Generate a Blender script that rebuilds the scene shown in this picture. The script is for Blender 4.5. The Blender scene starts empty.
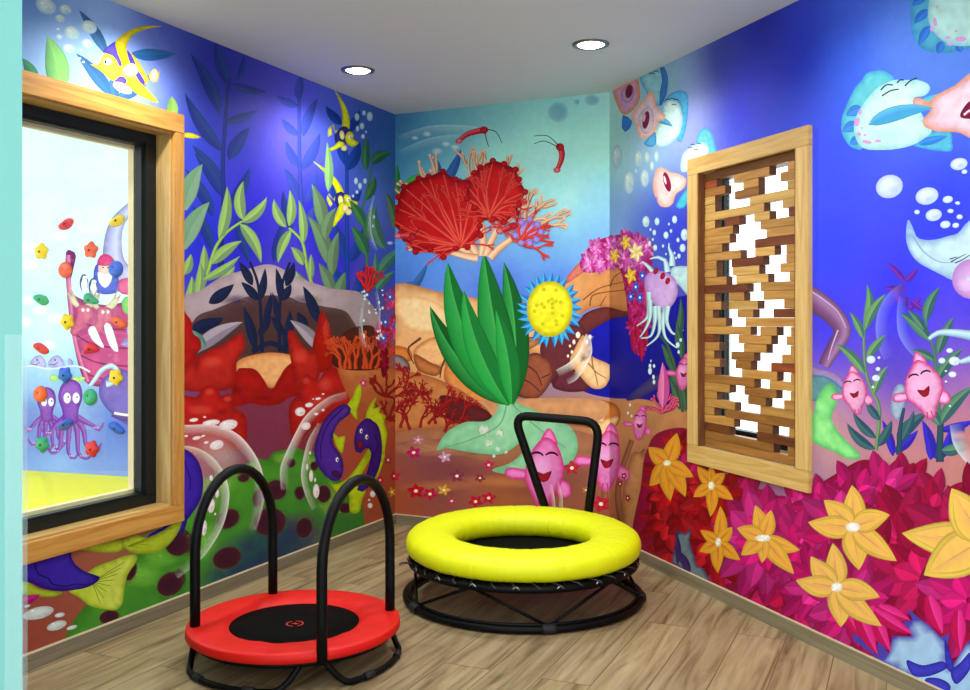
import bpy, bmesh, math, random
from mathutils import Vector, Matrix
from mathutils.geometry import delaunay_2d_cdt

random.seed(7)
sc = bpy.context.scene
COL = sc.collection
F, CX, HZ, CAMZ = 960.0, 485.0, 319.0, 1.30      # focal length and principal point in pixels of the 970x690 frame
CEIL = 2.60

# ------------------------------------------------------------------ colour
def s2l(v):
    v /= 255.0
    return v / 12.92 if v <= 0.04045 else ((v + 0.055) / 1.055) ** 2.4
def L(c):
    return (s2l(c[0]), s2l(c[1]), s2l(c[2]))
def mix(a, b, t):
    t = max(0.0, min(1.0, t))
    return tuple(a[i] + (b[i] - a[i]) * t for i in range(3))
def dk(c, k):
    return tuple(min(255, x * k) for x in c)

# ------------------------------------------------------------------ materials
def new_mat(name):
    m = bpy.data.materials.new(name); m.use_nodes = True
    nt = m.node_tree; b = nt.nodes['Principled BSDF']
    return m, nt, b
def plain(name, c, rough=0.5, metal=0.0, spec=0.5, bump=0.0, bscale=200.0, vary=0.0, emit=None, coat=0.0):
    m, nt, b = new_mat(name)
    b.inputs['Base Color'].default_value = (*L(c), 1)
    b.inputs['Roughness'].default_value = rough
    b.inputs['Metallic'].default_value = metal
    b.inputs['Specular IOR Level'].default_value = spec
    b.inputs['Coat Weight'].default_value = coat
    if emit:
        b.inputs['Emission Color'].default_value = (*L(emit[0]), 1)
        b.inputs['Emission Strength'].default_value = emit[1]
    if bump or vary:
        tc = nt.nodes.new('ShaderNodeTexCoord')
        n = nt.nodes.new('ShaderNodeTexNoise'); n.inputs['Scale'].default_value = bscale; n.inputs['Detail'].default_value = 4
        nt.links.new(tc.outputs['Object'], n.inputs['Vector'])
        if bump:
            bp = nt.nodes.new('ShaderNodeBump'); bp.inputs['Strength'].default_value = bump; bp.inputs['Distance'].default_value = 0.004
            nt.links.new(n.outputs['Fac'], bp.inputs['Height']); nt.links.new(bp.outputs['Normal'], b.inputs['Normal'])
        if vary:
            r = nt.nodes.new('ShaderNodeValToRGB')
            r.color_ramp.elements[0].color = (*L(dk(c, 1 - vary)), 1); r.color_ramp.elements[1].color = (*L(dk(c, 1 + vary)), 1)
            r.color_ramp.elements[0].position = .3; r.color_ramp.elements[1].position = .7
            nt.links.new(n.outputs['Fac'], r.inputs['Fac']); nt.links.new(r.outputs['Color'], b.inputs['Base Color'])
    return m
def wood(name, c1, c2, scale=(3, 40, 40), rough=0.45, rot=(0, 0, 0), bump=.15):
    m, nt, b = new_mat(name)
    tc = nt.nodes.new('ShaderNodeTexCoord'); mp = nt.nodes.new('ShaderNodeMapping')
    mp.inputs['Scale'].default_value = scale; mp.inputs['Rotation'].default_value = rot
    n = nt.nodes.new('ShaderNodeTexNoise'); n.inputs['Scale'].default_value = 1.0; n.inputs['Detail'].default_value = 6; n.inputs['Distortion'].default_value = 1.2
    oi = nt.nodes.new('ShaderNodeObjectInfo'); ad = nt.nodes.new('ShaderNodeVectorMath'); ad.operation = 'ADD'
    ml = nt.nodes.new('ShaderNodeMath'); ml.operation = 'MULTIPLY'; ml.inputs[1].default_value = 37.0
    nt.links.new(oi.outputs['Random'], ml.inputs[0])
    nt.links.new(tc.outputs['Object'], mp.inputs['Vector']); nt.links.new(mp.outputs['Vector'], ad.inputs[0]); nt.links.new(ml.outputs[0], ad.inputs[1])
    nt.links.new(ad.outputs[0], n.inputs['Vector'])
    r = nt.nodes.new('ShaderNodeValToRGB'); r.color_ramp.elements[0].position = .32; r.color_ramp.elements[1].position = .68
    r.color_ramp.elements[0].color = (*L(c2), 1); r.color_ramp.elements[1].color = (*L(c1), 1)
    nt.links.new(n.outputs['Fac'], r.inputs['Fac'])
    hv = nt.nodes.new('ShaderNodeHueSaturation')
    mr = nt.nodes.new('ShaderNodeMapRange'); mr.inputs[3].default_value = .86; mr.inputs[4].default_value = 1.12
    nt.links.new(oi.outputs['Random'], mr.inputs[0]); nt.links.new(mr.outputs[0], hv.inputs['Value'])
    nt.links.new(r.outputs['Color'], hv.inputs['Color']); nt.links.new(hv.outputs['Color'], b.inputs['Base Color'])
    bp = nt.nodes.new('ShaderNodeBump'); bp.inputs['Strength'].default_value = bump; bp.inputs['Distance'].default_value = .002
    nt.links.new(n.outputs['Fac'], bp.inputs['Height']); nt.links.new(bp.outputs['Normal'], b.inputs['Normal'])
    b.inputs['Roughness'].default_value = rough
    return m

# ------------------------------------------------------------------ objects
def obj(name, bm, mats, parent=None, smooth=False, recalc=True):
    if recalc: bmesh.ops.recalc_face_normals(bm, faces=bm.faces[:])
    me = bpy.data.meshes.new(name); bm.to_mesh(me); bm.free()
    for m in (mats if isinstance(mats, (list, tuple)) else [mats]): me.materials.append(m)
    if smooth:
        for p in me.polygons: p.use_smooth = True
    o = bpy.data.objects.new(name, me); COL.objects.link(o)
    if parent: o.parent = parent
    return o
def empty(name, loc=(0, 0, 0), rz=0.0):
    o = bpy.data.objects.new(name, None); COL.objects.link(o)
    o.location = loc; o.rotation_euler = (0, 0, rz); o.empty_display_size = .1
    return o
def tag(o, label, cat, group=None):
    o['label'] = label; o['category'] = cat
    if group: o['group'] = group
    return o
def struct(o):
    o['kind'] = 'structure'; return o
def box(bm, x0, x1, y0, y1, z0, z1, mi=0, bev=0.0):
    vs = [bm.verts.new((x, y, z)) for x in (x0, x1) for y in (y0, y1) for z in (z0, z1)]
    fs = [(0, 1, 3, 2), (4, 6, 7, 5), (0, 4, 5, 1), (2, 3, 7, 6), (0, 2, 6, 4), (1, 5, 7, 3)]
    out = []
    for f in fs:
        fc = bm.faces.new([vs[i] for i in f]); fc.material_index = mi; out.append(fc)
    if bev:
        es = set(e for f in out for e in f.edges)
        bmesh.ops.bevel(bm, geom=list(es), offset=bev, segments=2, affect='EDGES')
    return vs
def tube(bm, pts, r, seg=12, closed=False, caps=True):
    pts = [Vector(p) for p in pts]; n = len(pts); rings = []
    prev = None
    for i, p in enumerate(pts):
        if closed: t = pts[(i + 1) % n] - pts[i - 1]
        else: t = pts[min(i + 1, n - 1)] - pts[max(i - 1, 0)]
        t.normalize()
        if prev is None:
            a = Vector((0, 0, 1)) if abs(t.z) < .9 else Vector((1, 0, 0))
            u = t.cross(a).normalized()
        else:
            u = (prev - t * prev.dot(t)).normalized()
        prev = u; v = t.cross(u)
        rr = r[i] if isinstance(r, (list, tuple)) else r
        rings.append([bm.verts.new(p + (u * math.cos(2 * math.pi * k / seg) + v * math.sin(2 * math.pi * k / seg)) * rr) for k in range(seg)])
    m = n if closed else n - 1
    for i in range(m):
        A, B = rings[i], rings[(i + 1) % n]
        off = 0
        if closed and i == n - 1:
            off = min(range(seg), key=lambda o: (A[0].co - B[o].co).length)
        for k in range(seg):
            bm.faces.new((A[k], A[(k + 1) % seg], B[(k + 1 + off) % seg], B[(k + off) % seg]))
    if caps and not closed:
        bm.faces.new(rings[0][::-1]); bm.faces.new(rings[-1])
def spline(pts, n=6, closed=False):
    P = [Vector(p) for p in pts]; N = len(P); out = []
    rng = range(N) if closed else range(N - 1)
    for i in rng:
        p0 = P[i - 1] if (closed or i > 0) else P[0]
        p1, p2 = P[i], P[(i + 1) % N]
        p3 = P[(i + 2) % N] if (closed or i + 2 < N) else P[-1]
        for k in range(n):
            t = k / n
            out.append(.5 * ((2 * p1) + (p2 - p0) * t + (2 * p0 - 5 * p1 + 4 * p2 - p3) * t * t + (3 * p1 - p0 - 3 * p2 + p3) * t ** 3))
    if not closed: out.append(P[-1])
    return out
def lathe(bm, prof, seg=48, z=0, mi=0, closed_prof=False):
    rings = []
    for (r, zz) in prof:
        rings.append([bm.verts.new((r * math.cos(2 * math.pi * k / seg), r * math.sin(2 * math.pi * k / seg), zz + z)) for k in range(seg)])
    m = len(prof) if closed_prof else len(prof) - 1
    for i in range(m):
        A, B = rings[i], rings[(i + 1) % len(prof)]
        for k in range(seg):
            f = bm.faces.new((A[k], A[(k + 1) % seg], B[(k + 1) % seg], B[k])); f.material_index = mi
    return rings

# ------------------------------------------------------------------ wall planes (plan geometry of the room)
class Plane:
    """vertical wall face: origin o (plan), unit direction d along the wall, unit normal n into the room"""
    def __init__(s, o, d, n):
        s.o = Vector((o[0], o[1], 0)); s.d = Vector((d[0], d[1], 0)).normalized(); s.n = Vector((n[0], n[1], 0)).normalized()
        s.mw = Matrix(((s.d.x, s.n.x, 0, s.o.x), (s.d.y, s.n.y, 0, s.o.y), (0, 0, 1, 0), (0, 0, 0, 1)))
    def uz(s, px, py, off=0.0):
        """where the sight line of a photo pixel meets the wall face pushed out by off"""
        r = Vector(((px - CX) / F, 1.0, -(py - HZ) / F)); c = Vector((0, 0, CAMZ))
        q = s.o + s.n * off - c
        t = q.dot(s.n) / r.dot(s.n)
        p = c + r * t
        return (p - s.o).dot(s.d), p.z
    def w(s, u, v, z):
        return s.o + s.d * u + s.n * v + Vector((0, 0, z))
CL = (-.571, 6.103); CR = (.714, 5.498)
PL = Plane(CL, (-.4406, -1.0), (.915, -.4032))
bd = Vector((CR[0] - CL[0], CR[1] - CL[1]))
BLEN = bd.length
PB = Plane(CL, (bd.x, bd.y), (bd.y, -bd.x))
PR = Plane(CR, (.3573, -1.0), (-.9417, -.3365))
# the far wall of the playroom beyond the left window
fw = Vector((1.045, -.35)).normalized()
PF = Plane((-2.745, 7.53), (fw.x, fw.y), (fw.y, -fw.x))
# ================================================================== MATERIALS
M = {}
M['white'] = plain('ceiling white paint', (212, 226, 228), .7)
M['plaster'] = plain('wall plaster', (225, 225, 222), .8)
M['turq'] = plain('turquoise wall paint', (104, 172, 166), .6)
M['oak'] = wood('golden oak casing wood', (204, 152, 74), (172, 118, 48), (2.5, 38, 38), .42)
M['oakv'] = wood('golden oak casing wood upright', (200, 148, 72), (168, 114, 46), (38, 38, 2.5), .42)
M['oak2'] = wood('pale oak frame wood', (206, 172, 106), (178, 138, 72), (2.5, 38, 38), .42)
M['oak2v'] = wood('pale oak frame wood upright', (210, 178, 114), (182, 144, 80), (38, 38, 2.5), .42)
M['cream'] = plain('cream painted reveal', (232, 214, 170), .6)
M['sash'] = plain('dark green black window metal', (12, 20, 22), .4, spec=.3)
M['blackm'] = plain('black powder coated steel', (4, 5, 6), .45, spec=.12)
M['foam'] = plain('black foam grip', (5, 6, 8), .45, spec=.13, bump=.1, bscale=600)
M['matblk'] = plain('woven black jumping mat', (6, 8, 7), .8, spec=.06, bump=.3, bscale=900)
M['red'] = plain('red vinyl pad', (200, 12, 3), .55, spec=.3, bump=.12, bscale=55)
M['redlogo'] = plain('red print', (200, 30, 25), .6)
M['yellow'] = plain('yellow vinyl pad', (212, 220, 0), .5, spec=.35, bump=.05, bscale=14)
M['yellowmat'] = plain('yellow floor mat vinyl', (240, 228, 20), .5)
M['rubber'] = plain('black rubber', (5, 5, 6), .7)
M['cord'] = plain('elastic cord with pale fleck', (30, 32, 36), .5)
M['hook'] = plain('bright steel hook', (170, 175, 180), .3, metal=1)
M['base'] = wood('taupe wood baseboard', (132, 122, 96), (104, 94, 72), (2, 60, 60), .5)
M['basetop'] = plain('pale baseboard edge', (200, 182, 150), .5)
M['chrome'] = plain('brushed chrome ring', (120, 132, 136), .3, metal=.9)
M['lamp'] = plain('lit lamp diffuser', (255, 255, 250), .5, emit=((255, 252, 235), 20))
M['guard'], nt, b = new_mat('clear plastic corner guard')
b.inputs['Base Color'].default_value = (*L((200, 235, 235)), 1); b.inputs['Roughness'].default_value = .2
b.inputs['Alpha'].default_value = .14
M['glass'], nt, b = new_mat('window glass')
nt.nodes.remove(b)
g = nt.nodes.new('ShaderNodeBsdfGlossy'); g.inputs['Roughness'].default_value = .02
t = nt.nodes.new('ShaderNodeBsdfTransparent'); t.inputs['Color'].default_value = (.94, .97, .97, 1)
mx = nt.nodes.new('ShaderNodeMixShader'); mx.inputs[0].default_value = .05
nt.links.new(t.outputs[0], mx.inputs[1]); nt.links.new(g.outputs[0], mx.inputs[2])
nt.links.new(mx.outputs[0], nt.nodes['Material Output'].inputs['Surface'])

# floor planks, laid parallel to the left wall
def floor_mat():
    m, nt, b = new_mat('laminate oak planks')
    N, K = nt.nodes.new, nt.links.new
    tc = N('ShaderNodeTexCoord'); mp = N('ShaderNodeMapping')
    ang = math.atan2(PL.d.y, PL.d.x)
    mp.inputs['Rotation'].default_value = (0, 0, -ang); mp.inputs['Location'].default_value = (.3, .07, 0)
    K(tc.outputs['Object'], mp.inputs['Vector'])
    br = N('ShaderNodeTexBrick'); br.inputs['Scale'].default_value = 1.0
    br.inputs['Brick Width'].default_value = 1.25; br.inputs['Row Height'].default_value = .192
    br.inputs['Mortar Size'].default_value = .0022; br.inputs['Mortar Smooth'].default_value = .3; br.offset = .37
    br.inputs['Color1'].default_value = (0, 0, 0, 1); br.inputs['Color2'].default_value = (1, 1, 1, 1); br.inputs['Mortar'].default_value = (.5, .5, .5, 1)
    K(mp.outputs['Vector'], br.inputs['Vector'])
    sc2 = N('ShaderNodeMapping'); sc2.inputs['Scale'].default_value = (1.3, 16, 1)
    K(mp.outputs['Vector'], sc2.inputs['Vector'])
    ad = N('ShaderNodeVectorMath'); ad.operation = 'ADD'
    sx = N('ShaderNodeVectorMath'); sx.operation = 'SCALE'; sx.inputs[3].default_value = 9.0
    K(br.outputs['Color'], sx.inputs[0]); K(sc2.outputs['Vector'], ad.inputs[0]); K(sx.outputs[0], ad.inputs[1])
    n1 = N('ShaderNodeTexNoise'); n1.inputs['Scale'].default_value = 1.6; n1.inputs['Detail'].default_value = 8; n1.inputs['Distortion'].default_value = .8
    K(ad.outputs[0], n1.inputs['Vector'])
    r = N('ShaderNodeValToRGB'); e = r.color_ramp.elements
    e[0].position = .28; e[0].color = (*L((100, 80, 52)), 1); e[1].position = .72; e[1].color = (*L((168, 150, 114)), 1)
    k = e.new(.45); k.color = (*L((142, 122, 88)), 1)
    K(n1.outputs['Fac'], r.inputs['Fac'])
    hs = N('ShaderNodeHueSaturation'); mr = N('ShaderNodeMapRange'); mr.inputs[3].default_value = .88; mr.inputs[4].default_value = 1.08
    K(br.outputs['Color'], mr.inputs[0]); K(mr.outputs[0], hs.inputs['Value']); K(r.outputs['Color'], hs.inputs['Color'])
    # knots / cracks
    sc3 = N('ShaderNodeMapping'); sc3.inputs['Scale'].default_value = (2.2, 9, 1); K(mp.outputs['Vector'], sc3.inputs['Vector'])
    n2 = N('ShaderNodeTexNoise'); n2.inputs['Scale'].default_value = 1.0; n2.inputs['Detail'].default_value = 5; n2.inputs['Distortion'].default_value = 1.8
    K(sc3.outputs['Vector'], n2.inputs['Vector'])
    r2 = N('ShaderNodeValToRGB'); r2.color_ramp.elements[0].position = .66; r2.color_ramp.elements[0].color = (0, 0, 0, 1); r2.color_ramp.elements[1].position = .8; r2.color_ramp.elements[1].color = (.75, .75, .75, 1)
    K(n2.outputs['Fac'], r2.inputs['Fac'])
    m1 = N('ShaderNodeMix'); m1.data_type = 'RGBA'; K(r2.outputs['Color'], m1.inputs[0]); K(hs.outputs['Color'], m1.inputs[6]); m1.inputs[7].default_value = (*L((84, 62, 40)), 1)
    m2 = N('ShaderNodeMix'); m2.data_type = 'RGBA'; K(br.outputs['Fac'], m2.inputs[0]); K(m1.outputs[2], m2.inputs[6]); m2.inputs[7].default_value = (*L((92, 70, 46)), 1)
    K(m2.outputs[2], b.inputs['Base Color'])
    b.inputs['Roughness'].default_value = .42
    bp = N('ShaderNodeBump'); bp.inputs['Strength'].default_value = .12; bp.inputs['Distance'].default_value = .002
    K(n1.outputs['Fac'], bp.inputs['Height']); K(bp.outputs['Normal'], b.inputs['Normal'])
    return m
M['floor'] = floor_mat()

# ================================================================== ROOM SHELL
TH = .22
def slab(name, P, u0, u1, z0, z1, mat, hole=None, th=TH, v=0.0):
    bm = bmesh.new()
    rects = [(u0, u1, z0, z1)]
    if hole:
        a, b_, c, d = hole
        rects = [(u0, a, z0, z1), (b_, u1, z0, z1), (a, b_, z0, c), (a, b_, d, z1)]
    for (a, b_, c, d) in rects: box(bm, a, b_, v - th, v, c, d)
    o = obj(name, bm, mat); o.matrix_world = P.mw
    return struct(o)

# pixel measurements turned into wall coordinates
def u_at(P, px, off=0.0): return P.uz(px, 300, off)[0]
W1 = dict(u0=u_at(PL, 184.8, .024), u1=3.25, z0=.398, z1=2.212)          # outer edge of the oak casing of the playroom window
H1 = (W1['u0'] + .054, W1['u1'] - .054, W1['z0'] + .072, W1['z1'] - .082)
FO = .022                                                         # the screen frame stands proud of the wall
S0, S1 = u_at(PR, 687, FO), u_at(PR, 808, FO)
SZ0, SZ1 = .605, 2.075
s0, s1 = u_at(PR, 697, FO), u_at(PR, 795, FO)
sz1 = PR.uz(697, 173.7, FO)[1]; sz0 = PR.uz(697, 446, FO)[1]
H2 = (s0 - .078, s1 + .03, sz0 - .003, sz1 + .035)

slab('wall_left', PL, -2.35, 4.17, -.0, CEIL, M['plaster'], H1, th=.165)
slab('wall_back', PB, 0, BLEN, 0, CEIL, M['plaster'])
slab('wall_right', PR, -.1, 5.3, 0, CEIL, M['plaster'], H2)
bm = bmesh.new(); box(bm, -7, 4.5, -1.2, 9.5, -.1, 0); struct(obj('floor', bm, M['floor']))
def prism(name, pts, z0, z1, mat):
    bm = bmesh.new()
    a = [bm.verts.new((x, y, z0)) for x, y in pts]; b2 = [bm.verts.new((x, y, z1)) for x, y in pts]
    bm.faces.new(a[::-1]); bm.faces.new(b2); n = len(pts)
    for i in range(n): bm.faces.new((a[i], a[(i + 1) % n], b2[(i + 1) % n], b2[i]))
    return obj(name, bm, mat)
def pt(P, u, v): p = P.w(u, v, 0); return (p.x, p.y)
struct(prism('ceiling', [pt(PL, 4.4, -.2), pt(PL, -.05, -.2), pt(PB, BLEN + .1, -.2), pt(PR, 5.3, -.2), (2.4, -.2), (-2.9, -.2)], CEIL, CEIL + .1, M['white']))
# turquoise end of the wall the photographer stands beside
struct(prism('wall_front', [(-2.6, 2.3), (-1.109, 2.3), (-1.195, 2.43), (-2.6, 2.43)], 0, CEIL, M['turq']))
bm = bmesh.new(); box(bm, -1.149, -1.106, 2.2955, 2.2985, .02, 1.262); box(bm, -1.1085, -1.1055, 2.2955, 2.32, .02, 1.262)
tag(obj('corner_guard', bm, M['guard']), 'clear plastic guard strip on the edge of the turquoise wall', 'corner guard')

def baseboard(name, P, u0, u1, v=0.0):
    bm = bmesh.new(); box(bm, u0, u1, v, .014 + v, 0, .060); box(bm, u0, u1, v, .0145 + v, .060, .064, 1)
    o = obj(name, bm, [M['base'], M['basetop']]); o.matrix_world = P.mw; return struct(o)
baseboard('baseboard_left', PL, 0.0145, 4.1); baseboard('baseboard_back', PB, 0.0, BLEN); baseboard('baseboard_right', PR, 0.0, 5.3)

# ------------------------------------------------------------------ window_1 : view into the playroom
def ring_bars(bm, a, b_, c, d, w, v0, v1, mi=(0, 1), bev=0.0):
    """four mitreless bars inside the rectangle a..b, c..d"""
    box(bm, a, b_, v0, v1, d - w, d, mi[0], bev); box(bm, a, b_, v0, v1, c, c + w, mi[0], bev)
    box(bm, a, a + w, v0, v1, c + w, d - w, mi[1], bev); box(bm, b_ - w, b_, v0, v1, c + w, d - w, mi[1], bev)
w1 = struct(empty('window_1', PL.w((W1['u0'] + W1['u1']) / 2, 0, W1['z0'])))
def win_part(name, bm, mats, P, root):
    o = obj(name, bm, mats); o.parent = root; o.matrix_world = P.mw; o.matrix_parent_inverse = Matrix.Translation(root.location).inverted()
    o.matrix_basis = P.mw
    return o
a, b_, c, d = W1['u0'], W1['u1'], W1['z0'], W1['z1']
bm = bmesh.new(); box(bm, a, b_, -.002, .024, d - .086, d, 0, .003); box(bm, a, b_, -.002, .024, c, c + .076, 0, .003)
for xa, xb in ((a, a + .058), (b_ - .058, b_)): box(bm, xa, xb, -.002, .024, c + .076, d - .086, 1, .003)
win_part('casing', bm, [M['oak'], M['oakv']], PL, w1)
a, b_, c, d = H1
bm = bmesh.new(); ring_bars(bm, a, b_, c, d, .012, -.08, -.002); win_part('jamb', bm, [M['oak2'], M['oak2v']], PL, w1)
bm = bmesh.new()
for xa, xb in ((a, a + .078), (b_ - .078, b_)): box(bm, xa, xb, -.145, -.08, c + .056, d - .056, 0, .004)
for za, zb in ((c, c + .056), (d - .056, d)): box(bm, a, b_, -.145, -.08, za, zb, 0, .004)
ring_bars(bm, a + .066, b_ - .066, c + .045, d - .045, .022, -.135, -.09, (0, 0), .004)
win_part('sash', bm, M['sash'], PL, w1)
bm = bmesh.new(); ring_bars(bm, a, b_, c, d, .08, -.178, -.146, (0, 0)); win_part('reveal', bm, M['cream'], PL, w1)
bm = bmesh.new(); box(bm, a + .06, b_ - .06, -.116, -.110, c + .06, d - .06); win_part('pane', bm, M['glass'], PL, w1)

# ------------------------------------------------------------------ playroom beyond the left window
PCEIL = 3.0
slab('wall_far', PF, -4.3, 2.35, 0, PCEIL, M['plaster'], th=.15)
struct(prism('ceiling_playroom', [pt(PL, 4.1, -.23), pt(PL, -2.3, -.23), pt(PF, 2.3, .0), pt(PF, -4.3, 0), (-7, 5)], PCEIL, PCEIL + .08, M['white']))
slab('wall_playroom', PL, -2.3, 4.1, CEIL, PCEIL, M['plaster'], th=.1, v=-.065)
bm = bmesh.new(); box(bm, -4.2, 2.2, .003, 2.4, 0.0, .06, 0, .006)
o = obj('floor_mat', bm, M['yellowmat']); o.matrix_world = PF.mw
tag(o, 'bright yellow padded floor mat below the climbing wall, seen through the window', 'mat')

# ------------------------------------------------------------------ window_2 behind the block screen
w2 = struct(empty('window_2', PR.w((s0 + s1) / 2, -.2, sz0)))
bm = bmesh.new(); ring_bars(bm, H2[0], H2[1], H2[2] + .034, H2[3], .052, -.175, -.13, (0, 0)); box(bm, H2[0], H2[1], -.175, -.13, H2[2], H2[2] + .034, 1)
box(bm, H2[0] + .052, H2[0] + .060, -.165, -.14, H2[2] + .07, H2[3] - .05)
win_part('sash', bm, [M['sash'], M['plaster']], PR, w2)
bm = bmesh.new(); box(bm, H2[0] + .06, H2[1] - .06, -.164, -.158, H2[2] + .06, H2[3] - .06); win_part('pane', bm, M['glass'], PR, w2)

# ------------------------------------------------------------------ wooden block screen on the right wall
scr = empty('block_screen', PR.w((S0 + S1) / 2, 0, SZ0))
tag(scr, 'oak framed screen of stacked wooden blocks with gaps, set in right wall', 'wooden screen')
bm = bmesh.new()
wl, wr, wb, wt = s0 - S0, S1 - s1, sz0 - SZ0, SZ1 - sz1
box(bm, S0, S1, -.004, FO, sz1, SZ1, 0, .002); box(bm, S0, S1, -.004, FO, SZ0, sz0, 0, .002)
box(bm, S0, s0, -.004, FO, sz0, sz1, 1, .002); box(bm, s1, S1, -.004, FO, sz0, sz1, 1, .002)
win_part('frame', bm, [M['oak2'], M['oak2v']], PR, scr)
M['lining'] = wood('brown lining wood', (120, 72, 32), (88, 50, 24), (38, 38, 3))
for xa in (s0, s1 - .008):
    bm = bmesh.new(); box(bm, xa, xa + .008, -.06, FO - .004, sz0, sz1); win_part('lining', bm, M['lining'], PR, scr)
WB = {'o': wood('honey block wood', (190, 142, 72), (160, 112, 50)), 'l': wood('pale block wood', (206, 166, 94), (178, 136, 66)),
      'd': wood('walnut block wood', (120, 62, 24), (86, 42, 18)), 'r': wood('red brown block wood', (150, 72, 26), (112, 50, 18)),
      'm': wood('mid brown block wood', (156, 106, 46), (124, 80, 32))}
WEND = wood('shade darkened end grain', (92, 48, 22), (66, 32, 14), rough=.85)  # end grain with the shade of the gaps put into its colour
ROWS = """110-805m|110-205r 335-610o 745-805o|110-270m 405-525o 690-805o|110-192l 340-525m 745-805l|110-192l 455-805l|110-568l 710-805l
110-190l 272-380d 490-612l 755-805d|110-330o 538-805o|110-308o 582-805o|110-248o 495-805d|110-388o 495-648l 735-805o|110-205o 315-560d 735-805o
110-205o 325-530l 690-805o|110-278o 350-598l 760-805o|110-440d 540-805o|110-190o 300-415o 560-805o|110-238o 298-522l 720-805o|110-175o 362-485o 638-805d
110-278o 425-805o|110-465o 538-668o 770-805o|110-180d 370-625o 735-805o|110-225o 408-585o 768-805o|110-187o 315-492m 705-805o|110-230o 348-468m 620-805r
110-190o 395-668o 770-805o|110-495m 608-805o|110-305o 412-660m 770-805o|110-207o 445-583m 720-805o|110-345o 535-805o|110-187o 268-805m
110-338o 512-633m 755-805o|110-300d 512-805d|110-640m 745-805m|110-805m""".replace('\n', '|').split('|')
BF, BB = -.014, -.050                                             # front and back of the blocks, behind the wall face
ph = (sz1 - sz0) / len(ROWS)
for i, row in enumerate(ROWS):
    zt = sz1 - i * ph
    for t_ in row.split():
        rng, wk = t_[:-1], t_[-1]; xa, xb = rng.split('-')
        ua, ub = u_at(PR, 690 + int(xa) / 7.667, BF), u_at(PR, 690 + int(xb) / 7.667, BF)
        if xa == '110': ua = s0 + .008
        if xb == '805': ub = s1 - .008
        bm = bmesh.new(); dv = random.uniform(-.0015, .0015)
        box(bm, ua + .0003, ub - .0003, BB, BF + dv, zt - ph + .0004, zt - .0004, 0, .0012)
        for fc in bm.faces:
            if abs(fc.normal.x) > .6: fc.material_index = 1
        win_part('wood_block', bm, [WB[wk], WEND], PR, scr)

# ------------------------------------------------------------------ downlights
def downlight(x, y, label, watts, rot=0):
    r = empty('ceiling_light', (x, y, CEIL)); tag(r, label, 'ceiling light', 'recessed ceiling lights')
    bm = bmesh.new(); lathe(bm, [(.062, -.001), (.066, -.008), (.085, -.007), (.088, 0.0)], 40)
    obj('rim', bm, M['chrome'], r, True)
    bm = bmesh.new(); lathe(bm, [(.0005, -.016), (.03, -.014), (.052, -.009), (.064, -.003)], 40)
    obj('diffuser', bm, M['lamp'], r, True)
    return r
def lamp(x, y, watts, size=156, blend=.8):
    li = bpy.data.lights.new('downlight', 'SPOT'); li.energy = watts; li.spot_size = math.radians(size); li.spot_blend = blend; li.shadow_soft_size = .05
    li.color = (1.0, .98, .93)
    o = bpy.data.objects.new('downlight', li); COL.objects.link(o); o.location = (x, y, CEIL - .03)
    return o
LW = 46
for (x, y, lab) in ((-.663, 5.01, 'round recessed ceiling light nearest the left corner of the mural walls'), (.50, 4.54, 'round recessed ceiling light nearer the wooden block screen')):
    downlight(x, y, lab, LW)
LIGHTS = [(-.663, 5.01, 52), (.5, 4.54, 52), (-1.2, 3.82, 46), (.98, 3.3, 20), (-.1, 3.3, 36), (-.6, 2.2, 36), (.9, 2.2, 36)]
for (x, y, w_) in LIGHTS: lamp(x, y, w_)
def area(name, loc, rot, sx, sy, e, col=(1, 1, 1)):
    li = bpy.data.lights.new(name, 'AREA'); li.shape = 'RECTANGLE'; li.size = sx; li.size_y = sy; li.energy = e; li.color = col
    o = bpy.data.objects.new(name, li); COL.objects.link(o); o.location = loc; o.rotation_euler = rot
    return o
area('playroom_fill_light', (-3.0, 5.6, 2.95), (0, 0, 0), 2.2, 1.2, 42, (.9, 1, 1))  # unseen area lamp added to brighten the room beyond the window
# ================================================================== RED TODDLER TRAMPOLINE
def arc(cx, cy, R, a0, a1, z, n=24):
    return [(cx + R * math.cos(math.radians(a0 + (a1 - a0) * i / n)), cy + R * math.sin(math.radians(a0 + (a1 - a0) * i / n)), z) for i in range(n + 1)]
rt = empty('mini_trampoline', (-.735, 3.71, 0))
tag(rt, 'small red trampoline with two black arched handlebars, standing on the wood floor', 'trampoline')
PT, PBZ, RO, RI = .144, .106, .404, .246
SLIT = 295.5
def pad_mesh():
    bm = bmesh.new(); n = 120; rows = []
    for k in range(n + 1):
        a = math.radians(SLIT + .5 + (359.0) * k / n); ca, sa = math.cos(a), math.sin(a)
        wob = .0016 * math.sin(9 * a) + .0012 * math.sin(17 * a + 1)
        prof = [(RI, PBZ + .02), (RI + .003, PT - .016), (RI + .025, PT - .004 + wob), (.32, PT + wob), (RO - .03, PT - .001 + wob), (RO - .004, PT - .002), (RO, PT - .006), (RO + .002, PBZ + .006), (RO - .006, PBZ)]
        rows.append([bm.verts.new((r * ca, r * sa, z)) for r, z in prof])
    for k in range(n):
        for j in range(len(rows[0]) - 1):
            bm.faces.new((rows[k][j], rows[k + 1][j], rows[k + 1][j + 1], rows[k][j + 1]))
        bm.faces.new((rows[k][-1], rows[k + 1][-1], rows[k + 1][0], rows[k][0]))
    bm.faces.new(rows[0]); bm.faces.new(rows[-1][::-1])
    return bm
obj('pad', pad_mesh(), M['red'], rt, True)
bm = bmesh.new(); lathe(bm, [(.0005, PT - .022), (.12, PT - .021), (RI + .012, PT - .019), (RI + .012, PT - .023), (.0005, PT - .026)], 64)
jm = obj('jumping_mat', bm, M['matblk'], rt, True)
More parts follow.
